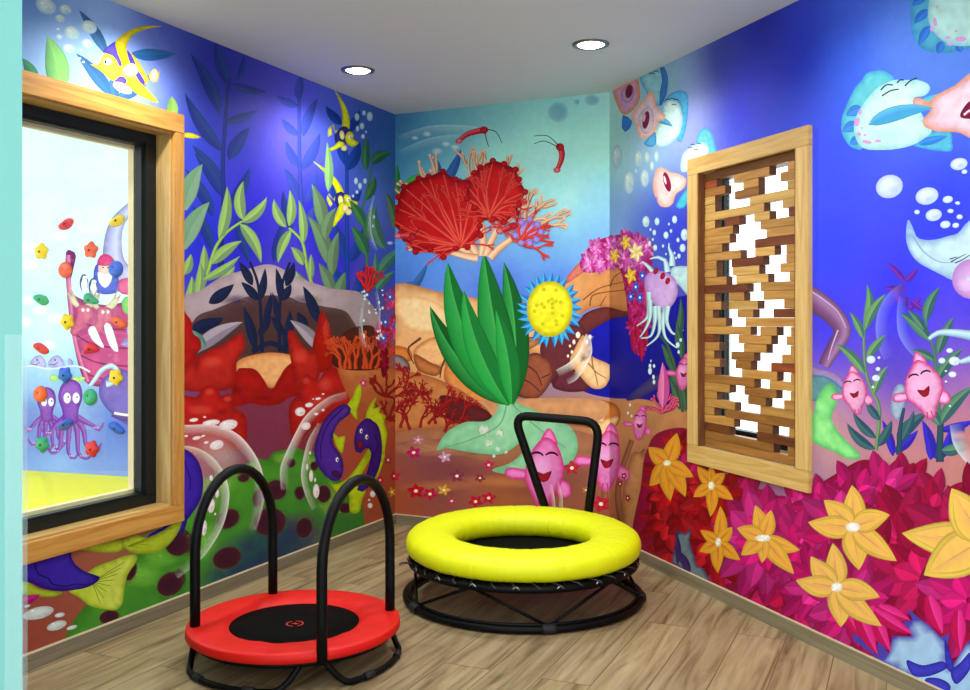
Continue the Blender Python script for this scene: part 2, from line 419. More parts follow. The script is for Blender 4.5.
# small red emblem printed in the middle of the mat: broken ring round a little mark
bm = bmesh.new(); ez = PT - .0208
for (a0, a1) in ((-60, 95), (120, 265)):
    A = arc(0, 0, .034, a0, a1, ez, 16); B = arc(0, 0, .029, a0, a1, ez, 16)
    va = [bm.verts.new(p) for p in A]; vb = [bm.verts.new(p) for p in B]
    for i in range(16): bm.faces.new((va[i], va[i + 1], vb[i + 1], vb[i]))
tri = [(-.016, -.006), (.0, .012), (.004, .003), (.018, .006), (.006, -.008), (-.002, -.002)]
bm.faces.new([bm.verts.new((x, y, ez)) for x, y in tri])
lg = obj('emblem', bm, M['redlogo'], jm); lg['label'] = 'small red round emblem'
bm = bmesh.new(); tube(bm, arc(0, 0, .372, 0, 360, .096, 60)[:-1] , .011, 10, closed=True); obj('frame_ring', bm, M['blackm'], rt, True)
_LZ = .083
for (a0, a1) in ((197, 284), (297.5, 380), (27, 107), (117, 190)):
    n = 26; P = []
    for i in range(n + 1):
        t = i / n; a = math.radians(a0 + (a1 - a0) * t)
        # flat on the floor in the middle, turned up to the frame at both ends
        e = min(t, 1 - t) / .16
        zz = .013 + (_LZ if e <= 0 else (_LZ * (1 - min(1, e)) ** 1.8))
        rr = .372 + .028 * min(1, e)
        P.append((rr * math.cos(a), rr * math.sin(a), zz))
    bm = bmesh.new(); tube(bm, spline(P, 2), .0115, 10); lgo = obj('leg', bm, M['blackm'], rt, True)
    am = [math.radians(a0 + (a1 - a0) * q) for q in (.3, .7)]
    for q in am:
        bm = bmesh.new(); tube(bm, [(.400 * math.cos(q - .05), .400 * math.sin(q - .05), .0145), (.400 * math.cos(q), .400 * math.sin(q), .0145), (.400 * math.cos(q + .05), .400 * math.sin(q + .05), .0145)], .0145, 10)
        obj('rubber_foot', bm, M['rubber'], lgo, True)
def handle(p0, p1, top, hs):
    P = [(p0[0], p0[1], .10), (p0[0], p0[1], .25), (p0[0], p0[1], hs)]
    n = 16
    for i in range(1, n):
        a = math.pi * i / n; s = (1 - math.cos(a)) / 2
        P.append((p0[0] + (p1[0] - p0[0]) * s, p0[1] + (p1[1] - p0[1]) * s, hs + (top - hs) * math.sin(a)))
    P += [(p1[0], p1[1], hs), (p1[0], p1[1], .25), (p1[0], p1[1], .10)]
    bm = bmesh.new(); tube(bm, P, .0195, 16)
    return obj('handlebar', bm, M['foam'], rt, True)
ctr = Vector((-.735, 3.71))
def rel(x, y): return (x * 1.0646 - ctr.x, y * 1.0646 - ctr.y)
handle(rel(-1.027, 3.40), rel(-.842, 3.81), .700, .42)
handle(rel(-.534, 3.142), rel(-.355, 3.588), .700, .42)

# ================================================================== YELLOW TRAMPOLINE
yt = empty('trampoline', (.178, 4.50, 0))
tag(yt, 'trampoline with a fat yellow ring pad and a black frame, in the corner', 'trampoline')
bm = bmesh.new(); NS, NC = 360, 28; SE = 26; rows = []
for k in range(NS):
    a = 2 * math.pi * k / NS
    ph_ = (k / NS * SE + .3) % 1.0; crease = math.exp(-((min(ph_, 1 - ph_)) / .035) ** 2)
    wr = .0004 * math.sin(31 * a) + .0006 * math.sin(13 * a + 1)
    row = []
    for j in range(NC):
        b2 = 2 * math.pi * j / NC
        cb, sb = math.cos(b2), math.sin(b2)
        sq = .84
        rx = .117 - .003 * crease + wr; rz = .0665 - .003 * crease + wr
        x = .431 + rx * math.copysign(abs(cb) ** sq, cb); z = .2585 + rz * math.copysign(abs(sb) ** sq, sb) + .024 * x * math.sin(a) * (.5 + .5 * sb)
        row.append(bm.verts.new((x * math.cos(a), x * math.sin(a), z)))
    rows.append(row)
for k in range(NS):
    for j in range(NC):
        bm.faces.new((rows[k][j], rows[(k + 1) % NS][j], rows[(k + 1) % NS][(j + 1) % NC], rows[k][(j + 1) % NC]))
obj('ring_pad', bm, M['yellow'], yt, True)
bm = bmesh.new(); lathe(bm, [(.0005, .203), (.4, .203), (.495, .192), (.505, .178), (.0005, .172)], 64); obj('jumping_mat', bm, M['matblk'], yt, True)
bm = bmesh.new(); tube(bm, arc(0, 0, .522, 0, 360, .178, 72)[:-1], .017, 12, closed=True); fr_ = obj('frame_ring', bm, M['blackm'], yt, True)
bm = bmesh.new(); tube(bm, arc(0, 0, .547, 0, 360, .019, 72)[:-1], .0165, 12, closed=True)
tube(bm, arc(0, 0, .53, 0, 360, .034, 72)[:-1], .008, 8, closed=True); obj('base_ring', bm, M['blackm'], yt, True)
# skirt of elastic lacing between the mat and the frame
bm = bmesh.new(); P = []
for k in range(36):
    a0 = 2 * math.pi * k / 36
    for (da, r, z) in ((0, .452, .198), (.35, .53, .197), (.5, .54, .186), (.65, .53, .176), (.8, .505, .186)):
        a = a0 + da * 2 * math.pi / 36; P.append((r * math.cos(a), r * math.sin(a), z))
tube(bm, P, .0042, 6, closed=True); obj('elastic_lacing', bm, M['cord'], yt, True)
for k in range(18):
    a = 2 * math.pi * (k + .23) / 18; bm = bmesh.new()
    tube(bm, [(.535 * math.cos(a + s_), .535 * math.sin(a + s_), .186 + .006 * math.cos(s_ * 90)) for s_ in (-.03, -.015, 0, .015, .03)], .0035, 6)
    obj('hook', bm, M['hook'], yt, True)
for k in range(5):
    a = math.radians(207 + 72 * k); foot = (.54 * math.cos(a), .54 * math.sin(a), .03)
    for s_ in (-36, 36):
        b2 = a + math.radians(s_); bm = bmesh.new()
        tube(bm, [foot, (.52 * math.cos(b2), .52 * math.sin(b2), .172)], .007, 8); obj('strut', bm, M['blackm'], yt, True)
    bm = bmesh.new()
    P = [(.549 * math.cos(a + q), .549 * math.sin(a + q), .0215) for q in (-.05, -.025, 0, .025, .05)]
    tube(bm, P, .0215, 10); obj('rubber_foot', bm, M['rubber'], yt, True)
def relY(x, y): return (x - .178, y - 4.5)
l0, l1, t0, t1 = relY(.356, 4.985), relY(.512, 4.90), relY(.150, 5.0), relY(.585, 4.89)
P = [(*l0, .172), (*l0, .19)]
def lerp(p, q, t): return tuple(p[i] + (q[i] - p[i]) * t for i in range(3))
A0, A1, B1, B0 = (*l0, .19), (t0[0], t0[1], .80), (t1[0], t1[1], .775), (*l1, .19)
pts = [A0, lerp(A0, A1, .45), lerp(A0, A1, .86)]
for i in range(1, 7):
    t = i / 7; p, q, r_ = lerp(A0, A1, .86), A1, lerp(A1, B1, .18)
    pts.append(lerp(lerp(p, q, t), lerp(q, r_, t), t))
pts += [lerp(A1, B1, .18), lerp(A1, B1, .5), lerp(A1, B1, .80)]
for i in range(1, 7):
    t = i / 7; p, q, r_ = lerp(A1, B1, .80), B1, lerp(B1, B0, .16)
    pts.append(lerp(lerp(p, q, t), lerp(q, r_, t), t))
pts += [lerp(B1, B0, .16), lerp(B1, B0, .6), B0]
bm = bmesh.new(); tube(bm, pts, .0225, 16); obj('handlebar', bm, M['foam'], yt, True)
# loose end of the lacing sticking out at the left
bm = bmesh.new(); tube(bm, spline([(-.50, -.14, .188), (-.545, -.15, .196), (-.565, -.158, .190)], 4), .0045, 6); obj('cord_end', bm, M['cord'], yt, True)
# ================================================================== MURAL PAINTING
def paint_mat(alpha):
    m, nt, b = new_mat('printed mural wallpaper' + (' translucent ink' if alpha else ''))
    at = nt.nodes.new('ShaderNodeAttribute'); at.attribute_name = 'paint'
    tc = nt.nodes.new('ShaderNodeTexCoord'); n = nt.nodes.new('ShaderNodeTexNoise'); n.inputs['Scale'].default_value = 26; n.inputs['Detail'].default_value = 5
    nt.links.new(tc.outputs['Object'], n.inputs['Vector'])
    mr = nt.nodes.new('ShaderNodeMapRange'); mr.inputs[1].default_value = .3; mr.inputs[2].default_value = .7; mr.inputs[3].default_value = .96; mr.inputs[4].default_value = 1.04
    nt.links.new(n.outputs['Fac'], mr.inputs[0])
    hs = nt.nodes.new('ShaderNodeHueSaturation'); nt.links.new(at.outputs['Color'], hs.inputs['Color']); nt.links.new(mr.outputs[0], hs.inputs['Value'])
    nt.links.new(hs.outputs['Color'], b.inputs['Base Color'])
    b.inputs['Roughness'].default_value = .5; b.inputs['Specular IOR Level'].default_value = .1
    if alpha: nt.links.new(at.outputs['Alpha'], b.inputs['Alpha'])
    return m
M['ink'] = paint_mat(False); M['inkt'] = paint_mat(True)

def crom(pts, closed=True, step=3.0):
    N = len(pts); out = []
    for i in range(N if closed else N - 1):
        p0 = pts[i - 1] if (closed or i > 0) else pts[0]; p1 = pts[i]; p2 = pts[(i + 1) % N]
        p3 = pts[(i + 2) % N] if (closed or i + 2 < N) else pts[-1]
        n = max(1, min(14, int(math.hypot(p2[0] - p1[0], p2[1] - p1[1]) / step)))
        for k in range(n):
            t = k / n
            out.append(tuple(.5 * (2 * p1[j] + (p2[j] - p0[j]) * t + (2 * p0[j] - 5 * p1[j] + 4 * p2[j] - p3[j]) * t * t + (3 * p1[j] - p0[j] - 3 * p2[j] + p3[j]) * t ** 3) for j in (0, 1)))
    if not closed: out.append(tuple(pts[-1]))
    return out
def inside(x, y, P):
    r = False; n = len(P); j = n - 1
    for i in range(n):
        if (P[i][1] > y) != (P[j][1] > y) and x < (P[j][0] - P[i][0]) * (y - P[i][1]) / (P[j][1] - P[i][1]) + P[i][0]: r = not r
        j = i
    return r
def edist(x, y, P):
    b2 = 1e9; n = len(P)
    for i in range(n):
        ax, ay = P[i]; bx, by = P[(i + 1) % n]; dx, dy = bx - ax, by - ay
        l2 = dx * dx + dy * dy
        t = 0 if l2 == 0 else max(0, min(1, ((x - ax) * dx + (y - ay) * dy) / l2))
        b2 = min(b2, (x - ax - dx * t) ** 2 + (y - ay - dy * t) ** 2)
    return math.sqrt(b2)

class Mural:
    """flat printed artwork built as coloured geometry on a wall face; points are read off the photograph and laid on the wall plane"""
    def __init__(s, P, base=.0008):
        s.P = P; s.V = []; s.C = []; s.Fc = []; s.MI = []; s.lay = base; s.start = 0; s.top = {}; s.maxlay = 0; s.ras = {}; s.f0 = 0; s.gain = 1.0; s.flat = False
    def nxt(s):
        # each new stroke lies just above whatever is already under it
        new = s.V[s.start:]
        if new:
            us = [q[0] for q in new]; zs = [q[2] for q in new]; g = .03; h = .016
            cells = [(i, j) for i in range(int(min(us) // g), int(max(us) // g) + 1) for j in range(int(min(zs) // g), int(max(zs) // g) + 1)]
            k = (3 if s.MI[-1] else 1) + max(s.top.get(c, 0) for c in cells)
            for c in cells: s.top[c] = k
            s.maxlay = max(s.maxlay, k)
            for i in range(s.start, len(s.V)): q = s.V[i]; s.V[i] = (q[0], s.lay + k * 1e-5, q[2])
            # remember what colour is now on top, for the translucent inks laid over it
            for i in range(s.start, len(s.V)):
                if s.C[i][3] >= 1: s.ras[(int(s.V[i][0] // h), int(s.V[i][2] // h))] = s.C[i][:3]
            for ids in s.Fc[s.f0:]:
                if s.C[ids[0]][3] >= 1:
                    n = len(ids); u = sum(s.V[i][0] for i in ids) / n; z = sum(s.V[i][2] for i in ids) / n
                    s.ras[(int(u // h), int(z // h))] = tuple(sum(s.C[i][k] for i in ids) / n for k in range(3))
        s.start = len(s.V); s.f0 = len(s.Fc)
    def v(s, x, y, c, a=1.0, uz=None):
        u, z = uz or s.P.uz(x, y, s.lay)
        lc = tuple(min(.95, q * s.gain) for q in L(c))
        if a < 1:
            B = s.under(u, z, lc)
            if s.flat: s.V.append((u, s.lay, z)); s.C.append((*mix(B, lc, a), 1.0)); return len(s.V) - 1
            lc = tuple(min(1.0, lc[k] + (1 - a) * B[k]) for k in range(3))
        s.V.append((u, s.lay, z)); s.C.append((*lc, a)); return len(s.V) - 1
    def under(s, u, z, d):
        i, j = int(u // .016), int(z // .016)
        for r in range(6):
            h = [s.ras[(i + a, j + b2)] for a in range(-r, r + 1) for b2 in range(-r, r + 1) if max(abs(a), abs(b2)) == r and (i + a, j + b2) in s.ras]
            if h: return tuple(sum(q[k] for q in h) / len(h) for k in range(3))
        return d
    def f(s, ids, mi=0): s.Fc.append(ids); s.MI.append(0 if s.flat else mi)
    # background field from colour control points
    def ground(s, u0, u1, z0, z1, pts, nu, nz, power=3.2):
        inv = []
        for (x, y, c) in pts: inv.append((*s.P.uz(x, y, s.lay), L(c)))
        g = []
        for j in range(nz + 1):
            for i in range(nu + 1):
                u = u0 + (u1 - u0) * i / nu; z = z0 + (z1 - z0) * j / nz
                W = 0; acc = [0, 0, 0]
                for (pu, pz, pc) in inv:
                    w = 1 / (((u - pu) ** 2 + (z - pz) ** 2 + .03) ** (power / 2)); W += w
                    for k in range(3): acc[k] += pc[k] * w
                s.V.append((u, s.lay, z)); s.C.append((min(.95, acc[0] / W * s.gain), min(.95, acc[1] / W * s.gain), min(.95, acc[2] / W * s.gain), 1)); g.append(len(s.V) - 1)
        for j in range(nz):
            for i in range(nu):
                q = j * (nu + 1) + i; s.f((g[q], g[q + 1], g[q + nu + 2], g[q + nu + 1]))
        s.nxt()
    # filled outline: c inside, e at the rim over w pixels, c2 = other end of a linear blend along direction ax, ay
    def shape(s, pts, c, e=None, w=5, c2=None, ax=0, ay=1, smooth=True, sp=None, jit=.05, a=1.0):
        s.nxt()
        P = crom(pts) if smooth else crom_lin(pts)
        e = e or dk(c, .7)
        xs = [p[0] for p in P]; ys = [p[1] for p in P]
        x0, x1, y0, y1 = min(xs), max(xs), min(ys), max(ys)
        area_ = max(1, (x1 - x0) * (y1 - y0)); sp = sp or max(2.2, min(9, math.sqrt(area_) / 13))
        co = [Vector(p) for p in P]; n = len(P)
        y = y0 + sp * .5; odd = 0
        while y < y1:
            x = x0 + sp * (.25 + .5 * odd)
            while x < x1:
                if inside(x, y, P) and edist(x, y, P) > sp * .42: co.append(Vector((x, y)))
                x += sp
            y += sp * .87; odd ^= 1
        vo, _, fo, *_r = delaunay_2d_cdt(co, [], [list(range(n))], 1, 1e-4)
        d0 = x0 * ax + y0 * ay if ax >= 0 and ay >= 0 else min(px * ax + py * ay for px, py in P)
        d1 = max(px * ax + py * ay for px, py in P); d0 = min(px * ax + py * ay for px, py in P)
        ids = []
        for q in vo:
            d = edist(q.x, q.y, P); t = min(1, d / w); t = t * t * (3 - 2 * t)
            base = c if c2 is None else mix(c, c2, ((q.x * ax + q.y * ay) - d0) / max(1e-6, d1 - d0))
            k = 1 + random.uniform(-jit, jit)
            ids.append(s.v(q.x, q.y, dk(mix(e, base, t), k), a))
        for t in fo: s.f(tuple(ids[i] for i in t), 0 if a >= 1 else 1)
    # leaf / petal: two halves about a midrib
    def leaf(s, base, tip, w, c1, c2=None, bend=.12, mid=None, n=9, pk=.75, tw=0.0):
        s.nxt(); c2 = c2 or dk(c1, .8); mid = mid or dk(c1, 1.12)
        (x0, y0), (x1, y1) = base, tip; dx, dy = x1 - x0, y1 - y0; Ln = math.hypot(dx, dy) or 1
        nx, ny = -dy / Ln, dx / Ln; cx, cy = (x0 + x1) / 2 + nx * bend * Ln, (y0 + y1) / 2 + ny * bend * Ln
        R = []
        for i in range(n + 1):
            t = i / n
            px = (1 - t) ** 2 * x0 + 2 * t * (1 - t) * cx + t * t * x1; py = (1 - t) ** 2 * y0 + 2 * t * (1 - t) * cy + t * t * y1
            tx = 2 * (1 - t) * (cx - x0) + 2 * t * (x1 - cx); ty = 2 * (1 - t) * (cy - y0) + 2 * t * (y1 - cy); tl = math.hypot(tx, ty) or 1
            ox, oy = -ty / tl, tx / tl
            ww = w / 2 * (math.sin(math.pi * min(1, t ** pk)) ** .85 if 0 < t < 1 else 0) + (tw if t == 0 else 0)
            row = []
            for q, cc in ((-1, dk(c1, .78)), (-.82, c1), (-.1, mix(c1, mid, .6)), (0, mid), (.1, c2), (.82, c2), (1, dk(c2, .82))):
                row.append(s.v(px + ox * ww * q, py + oy * ww * q, cc))
            R.append(row)
        for i in range(n):
            for j in range(6): s.f((R[i][j], R[i][j + 1], R[i + 1][j + 1], R[i + 1][j]))
    def stroke(s, pts, w0, w1, c, hi=None, step=4, wm=None):
        s.nxt(); P = crom(pts, False, step); n = len(P) - 1; hi = hi or c
        R = []
        for i, (x, y) in enumerate(P):
            q = P[min(i + 1, n)]; r = P[max(i - 1, 0)]; tx, ty = q[0] - r[0], q[1] - r[1]; tl = math.hypot(tx, ty) or 1
            ox, oy = -ty / tl, tx / tl; t = i / max(1, n)
            w = (w0 + (w1 - w0) * t) / 2
            if wm is not None: w = ((w0 * (1 - t) ** 2 + 2 * wm * t * (1 - t) + w1 * t * t)) / 2
            R.append([s.v(x + ox * w * k, y + oy * w * k, cc) for k, cc in ((-1, dk(c, .8)), (-.35, hi), (.3, c), (1, dk(c, .72)))])
        for i in range(n):
            for j in range(3): s.f((R[i][j], R[i][j + 1], R[i + 1][j + 1], R[i + 1][j]))
    # translucent soft disc
    def soft(s, cx, cy, rx, ry, c, a=.6, rot=0, pw=1.5):
        s.nxt(); K, N = 5, 24; cr, sr = math.cos(math.radians(rot)), math.sin(math.radians(rot))
        c0 = s.v(cx, cy, c, a); prev = None
        for k in range(1, K + 1):
            q = k / K; al = a * (1 - q ** pw) if k < K else 0
            row = []
            for i in range(N):
                t = 2 * math.pi * i / N; ex, ey = rx * q * math.cos(t), ry * q * math.sin(t)
                row.append(s.v(cx + ex * cr - ey * sr, cy + ex * sr + ey * cr, c, al))
            for i in range(N):
                if prev is None: s.f((c0, row[i], row[(i + 1) % N]), 1)
                else: s.f((prev[i], row[i], row[(i + 1) % N], prev[(i + 1) % N]), 1)
            prev = row
    def disc(s, cx, cy, rx, ry, c, e=None, rot=0, off=(0, 0), N=22):
        s.nxt(); e = e or dk(c, .8); cr, sr = math.cos(math.radians(rot)), math.sin(math.radians(rot))
        c0 = s.v(cx + off[0] * rx, cy + off[1] * ry, c); prev = None
        for q, k in ((.6, .35), (1.0, 1)):
            row = []
            for i in range(N):
                t = 2 * math.pi * i / N
                ex, ey = rx * (q * math.cos(t) + off[0] * (1 - q)), ry * (q * math.sin(t) + off[1] * (1 - q))
                row.append(s.v(cx + ex * cr - ey * sr, cy + ex * sr + ey * cr, mix(c, e, k)))
            for i in range(N):
                if prev is None: s.f((c0, row[i], row[(i + 1) % N]))
                else: s.f((prev[i], row[i], row[(i + 1) % N], prev[(i + 1) % N]))
            prev = row
    def bubble(s, cx, cy, rx, ry, rot=0, c=(232, 248, 240), e=(170, 205, 215)):
        s.disc(cx, cy, rx, ry, c, e, rot, (-.2, -.25), 18 if rx + ry > 7 else 10)
        if rx + ry > 9: s.soft(cx + rx * .3, cy + ry * .3, rx * .5, ry * .42, dk(e, .96), .55, rot); s.disc(cx - rx * .35, cy - ry * .38, rx * .16, ry * .14, (250, 252, 250), c, rot, (0, 0), 8)
    def bubbles(s, lst, **k):
        for b2 in lst: s.bubble(*b2, **k)
    # crescent shine of a big transparent bubble, fading to nothing on the inner side
    def arcband(s, pts, w, c=(235, 240, 235), a=.75, flip=1):
        s.nxt(); P = crom(pts, False, 4); n = len(P) - 1; R = []
        for i, (x, y) in enumerate(P):
            q = P[min(i + 1, n)]; r = P[max(i - 1, 0)]; tx, ty = q[0] - r[0], q[1] - r[1]; tl = math.hypot(tx, ty) or 1
            ox, oy = -ty / tl * flip, tx / tl * flip; t = i / n; al = a * math.sin(math.pi * max(.04, min(.96, t))) ** .6
            R.append([s.v(x + ox * w * k, y + oy * w * k, c, al * m_) for k, m_ in ((-.04, 0), (0, 1), (.25, .55), (1, 0))])
        for i in range(n):
            for j in range(3): s.f((R[i][j], R[i][j + 1], R[i + 1][j + 1], R[i + 1][j]), 1)
    def coral(s, x, y, ang, ln, w, depth, c, hi=None, spread=38, sx=1.0):
        a = math.radians(ang); bx, by = x + math.cos(a) * ln * sx, y + math.sin(a) * ln
        mx_, my_ = (x + bx) / 2 + random.uniform(-1, 1) * ln * .12, (y + by) / 2 + random.uniform(-1, 1) * ln * .12
        s.stroke([(x, y), (mx_, my_), (bx, by)], w, w * .72, c, hi, 4)
        if depth > 0:
            for k in range(random.choice((2, 2, 3))):
                s.coral(bx, by, ang + random.uniform(-spread, spread), ln * random.uniform(.6, .92), w * .74, depth - 1, dk(c, random.uniform(.88, 1.1)), hi, spread, sx)
        else: s.disc(bx, by, w * .5 * sx, w * .5, hi or c, c, 0, (0, 0), 8)
    def flower(s, c, tips, w, ce=(240, 192, 62), ci=(226, 150, 92), cc=(244, 236, 200), cr=(5, 4)):
        for t in tips:
            Ln = math.hypot(t[0] - c[0], t[1] - c[1]); ww = w * (t[2] if len(t) > 2 else 1)
            bn = random.uniform(-.1, .1)
            s.leaf(c, t[:2], ww * 1.12, dk(ce, .96), dk(ce, .9), bn, dk(ce, .9), 10, .72)
            s.leaf(c, (c[0] + (t[0] - c[0]) * .9, c[1] + (t[1] - c[1]) * .9), ww * .9, mix(ce, ci, .15), mix(ce, ci, .35), bn, ci, 10, .72)
            s.stroke([c, (c[0] + (t[0] - c[0]) * .6, c[1] + (t[1] - c[1]) * .6)], 1.6, .4, ci, dk(ci, .92), 6)
        s.disc(c[0], c[1], cr[0], cr[1], cc, dk(cc, .85), 0, (-.2, -.2), 14)
        for k in range(5):
            s.disc(c[0] + random.uniform(-.6, .6) * cr[0], c[1] + random.uniform(-.6, .6) * cr[1], cr[0] * .25, cr[1] * .25, (255, 250, 230), cc, 0, (0, 0), 6)
    # ruffled head of many pointed petals
    def tuft(s, cx, cy, R, cols, rings=4, sx=1.0, sy=1.0, dens=1.0, pw=.34, a0=0, a1=360, rmin=.12):
        for k in range(rings):
            q = 1 - k / rings * (1 - rmin); n = max(5, int((5 + 9 * q) * dens * (a1 - a0) / 360))
            for i in range(n):
                a = math.radians(a0 + (a1 - a0) * (i + random.uniform(-.3, .3) + .5 * (k % 2)) / n)
                rr = R * q * random.uniform(.86, 1.06); r0 = max(0, rr - R * random.uniform(.5, .62))
                c = mix(random.choice(cols), random.choice(cols), random.random()); c = dk(c, .84 + .22 * (k / rings) + random.uniform(-.08, .08))
                b2 = (cx + math.cos(a) * r0 * sx, cy + math.sin(a) * r0 * sy); t = (cx + math.cos(a) * rr * sx, cy + math.sin(a) * rr * sy)
                s.leaf(b2, t, R * pw * random.uniform(.85, 1.2), c, dk(c, .84), random.uniform(-.12, .12), dk(c, 1.1), 7, .9, R * pw * .16)
    # one blossom head: long petals radiating from its heart, back ones first
    def head(s, cx, cy, R, cols, n=9, sx=1.0, sy=1.15, a0=0, a1=360, w=.36):
        full = a1 - a0 >= 360
        for q, m_, cd in ((1.0, n, .82), (.78, max(4, int(n * .8)), .95), (.5, max(3, int(n * .6)), 1.08)):
            off = random.uniform(0, 1)
            for i in range(m_):
                a = math.radians(a0 + (a1 - a0) * ((i + off + random.uniform(-.15, .15)) / m_ if full else (i + random.uniform(.2, .8)) / m_))
                rr = R * q * random.uniform(.88, 1.12); c = dk(random.choice(cols), cd * random.uniform(.93, 1.07))
                s.leaf((cx + math.cos(a) * R * .05 * sx, cy + math.sin(a) * R * .05 * sy), (cx + math.cos(a) * rr * sx, cy + math.sin(a) * rr * sy), R * w * (.75 + .35 * q) * random.uniform(.9, 1.15), c, dk(c, .88), random.uniform(-.1, .1), dk(c, 1.08), 8, 1.25, R * .05)
    def star(s, cx, cy, r, c, k=5, rot=0, sx=1.0, mid=None):
        for i in range(k):
            a = math.radians(rot + 360 * i / k)
            s.leaf((cx, cy), (cx + math.cos(a) * r * sx, cy + math.sin(a) * r), r * .62 * (sx + 1) / 2, c, dk(c, .88), 0, dk(c, 1.1), 5, .8, r * .1)
        s.disc(cx, cy, r * .22 * sx, r * .22, mid or (250, 235, 160), mid or (250, 235, 160), 0, (0, 0), 7)
    def eye(s, cx, cy, r, happy=True, rot=0, c=(30, 16, 22)):
        P = []
        for i in range(5):
            a = math.pi * (1.12 + .76 * i / 4); P.append((r * math.cos(a), r * math.sin(a) * .7))
        cr, sr = math.cos(math.radians(rot)), math.sin(math.radians(rot))
        s.stroke([(cx + x * cr - y * sr, cy + x * sr + y * cr) for x, y in P], r * .2, r * .2, c, c, 1.2, r * .5)
    def done(s, name, clip, holes=()):
        s.nxt(); bm = bmesh.new(); ly = bm.verts.layers.float_color.new('paint')
        vs = []
        for co, c in zip(s.V, s.C):
            q = bm.verts.new(co); q[ly] = c; vs.append(q)
        for ids, mi in zip(s.Fc, s.MI):
            try: fc = bm.faces.new([vs[i] for i in ids]); fc.material_index = mi
            except ValueError: pass
        u0, u1, z0, z1 = clip
        def cut(co, no, clear):
            bmesh.ops.bisect_plane(bm, geom=bm.verts[:] + bm.edges[:] + bm.faces[:], dist=1e-7, plane_co=co, plane_no=no, clear_outer=clear)
        cut((u0, 0, 0), (-1, 0, 0), True); cut((u1, 0, 0), (1, 0, 0), True); cut((0, 0, z0), (0, 0, -1), True); cut((0, 0, z1), (0, 0, 1), True)
        for (a, b_, c, d) in holes:
            for co, no in (((a, 0, 0), (1, 0, 0)), ((b_, 0, 0), (1, 0, 0)), ((0, 0, c), (0, 0, 1)), ((0, 0, d), (0, 0, 1))): cut(co, no, False)
            kill = [f for f in bm.faces if a < f.calc_center_median().x < b_ and c < f.calc_center_median().z < d]
            bmesh.ops.delete(bm, geom=kill, context='FACES')
        for q in bm.verts: q.co = s.P.w(q.co.x, q.co.y, q.co.z)
        bm.normal_update()
        flip = [f for f in bm.faces if f.normal.dot(s.P.n) < 0]
        if flip: bmesh.ops.reverse_faces(bm, faces=flip)
        return obj(name, bm, [M['ink'], M['inkt']], recalc=False)
def crom_lin(pts, step=4.0):
    out = []; N = len(pts)
    for i in range(N):
        p, q = pts[i], pts[(i + 1) % N]; n = max(1, int(math.hypot(q[0] - p[0], q[1] - p[1]) / step))
        for k in range(n): out.append((p[0] + (q[0] - p[0]) * k / n, p[1] + (q[1] - p[1]) * k / n))
    return out
# ================================================================== MURAL ON THE LEFT WALL
def lin(*a): return list(a)
mL = Mural(PL)
G = [(30, 5, (84, 132, 200)), (60, 60, (160, 204, 236)), (110, 30, (150, 192, 236)), (150, 62, (120, 142, 236)), (125, 80, (160, 186, 244)), (200, 60, (16, 18, 138)), (160, 25, (24, 40, 150)), (188, 150, (30, 56, 205)), (230, 80, (22, 22, 132)),  # paler points near the ceiling hold the downlights' glow as colour
     (280, 130, (96, 88, 212)), (262, 100, (52, 46, 156)), (250, 200, (46, 36, 190)), (300, 100, (76, 80, 206)), (330, 115, (76, 100, 220)), (372, 130, (50, 88, 165)), (392, 160, (48, 104, 160)), (380, 200, (70, 114, 206)),
     (320, 220, (20, 26, 190)), (240, 235, (18, 18, 178)), (200, 235, (20, 30, 196)), (340, 260, (20, 30, 190)), (385, 262, (50, 80, 185)), (215, 120, (26, 36, 180)), (380, 290, (40, 60, 150)),
     (345, 350, (150, 76, 40)), (380, 390, (176, 98, 52)), (388, 450, (158, 66, 34)), (388, 500, (150, 72, 36)), (350, 420, (170, 70, 34)), (370, 470, (166, 72, 34)), (250, 430, (112, 38, 56)), (250, 410, (118, 44, 62)), (200, 460, (128, 44, 66)), (300, 440, (120, 34, 46)),
     (60, 600, (146, 70, 50)), (40, 640, (138, 62, 44)), (100, 560, (152, 88, 60)), (180, 560, (70, 140, 36)), (260, 545, (34, 54, 84)), (-60, 400, (60, 90, 190)), (-60, 40, (90, 140, 205)), (-60, 640, (140, 66, 44))]
mL.ground(-.02, 4.3, 0.0, CEIL + .02, G, 150, 90)
A = mL
# soft shafts of dark seaweed far behind
DB = (26, 42, 126)
for b2, t, w in (((220, 113), (190, 53), 13), ((222.6, 151), (185, 93), 13), ((229.6, 84), (216, 40), 12), ((238, 80), (244, 54), 6), ((232, 84), (267, 92), 8), ((225, 122), (257, 110), 9), ((229, 160), (250, 127), 13), ((225, 195), (192, 145), 13),
                 ((213, 216), (185, 169), 12), ((223, 197), (194, 153), 12), ((230, 207), (250, 167), 12), ((212, 250), (192, 205), 11), ((238, 238), (258, 205), 10), ((250, 262), (236, 214), 9), ((274, 262), (288, 216), 9), ((292, 230), (283, 190), 8)):
    A.leaf(b2, t, w, DB, (30, 58, 126), random.choice((-.1, .1)), (28, 50, 126), tw=.8)
A.stroke([(224, 200), (223, 160), (227, 97), (229.6, 78)], 5, 3, (26, 46, 126)); A.stroke([(222, 300), (221, 240), (224, 200)], 6, 5, (22, 34, 120))
DV = (56, 72, 172)
for b2, t, w in (((298, 106), (275, 95), 8), ((298, 135), (281, 118), 8), ((298, 166), (286, 141), 9), ((303, 136), (318, 98), 10), ((302, 169), (320, 133), 11), ((299, 100), (302, 74), 9), ((306, 202), (317, 172), 10), ((297, 196), (284, 168), 9), ((302, 235), (320, 202), 9)):
    A.leaf(b2, t, w, DV, dk(DV, .9), random.choice((-.1, .1)), dk(DV, .95), tw=.8)
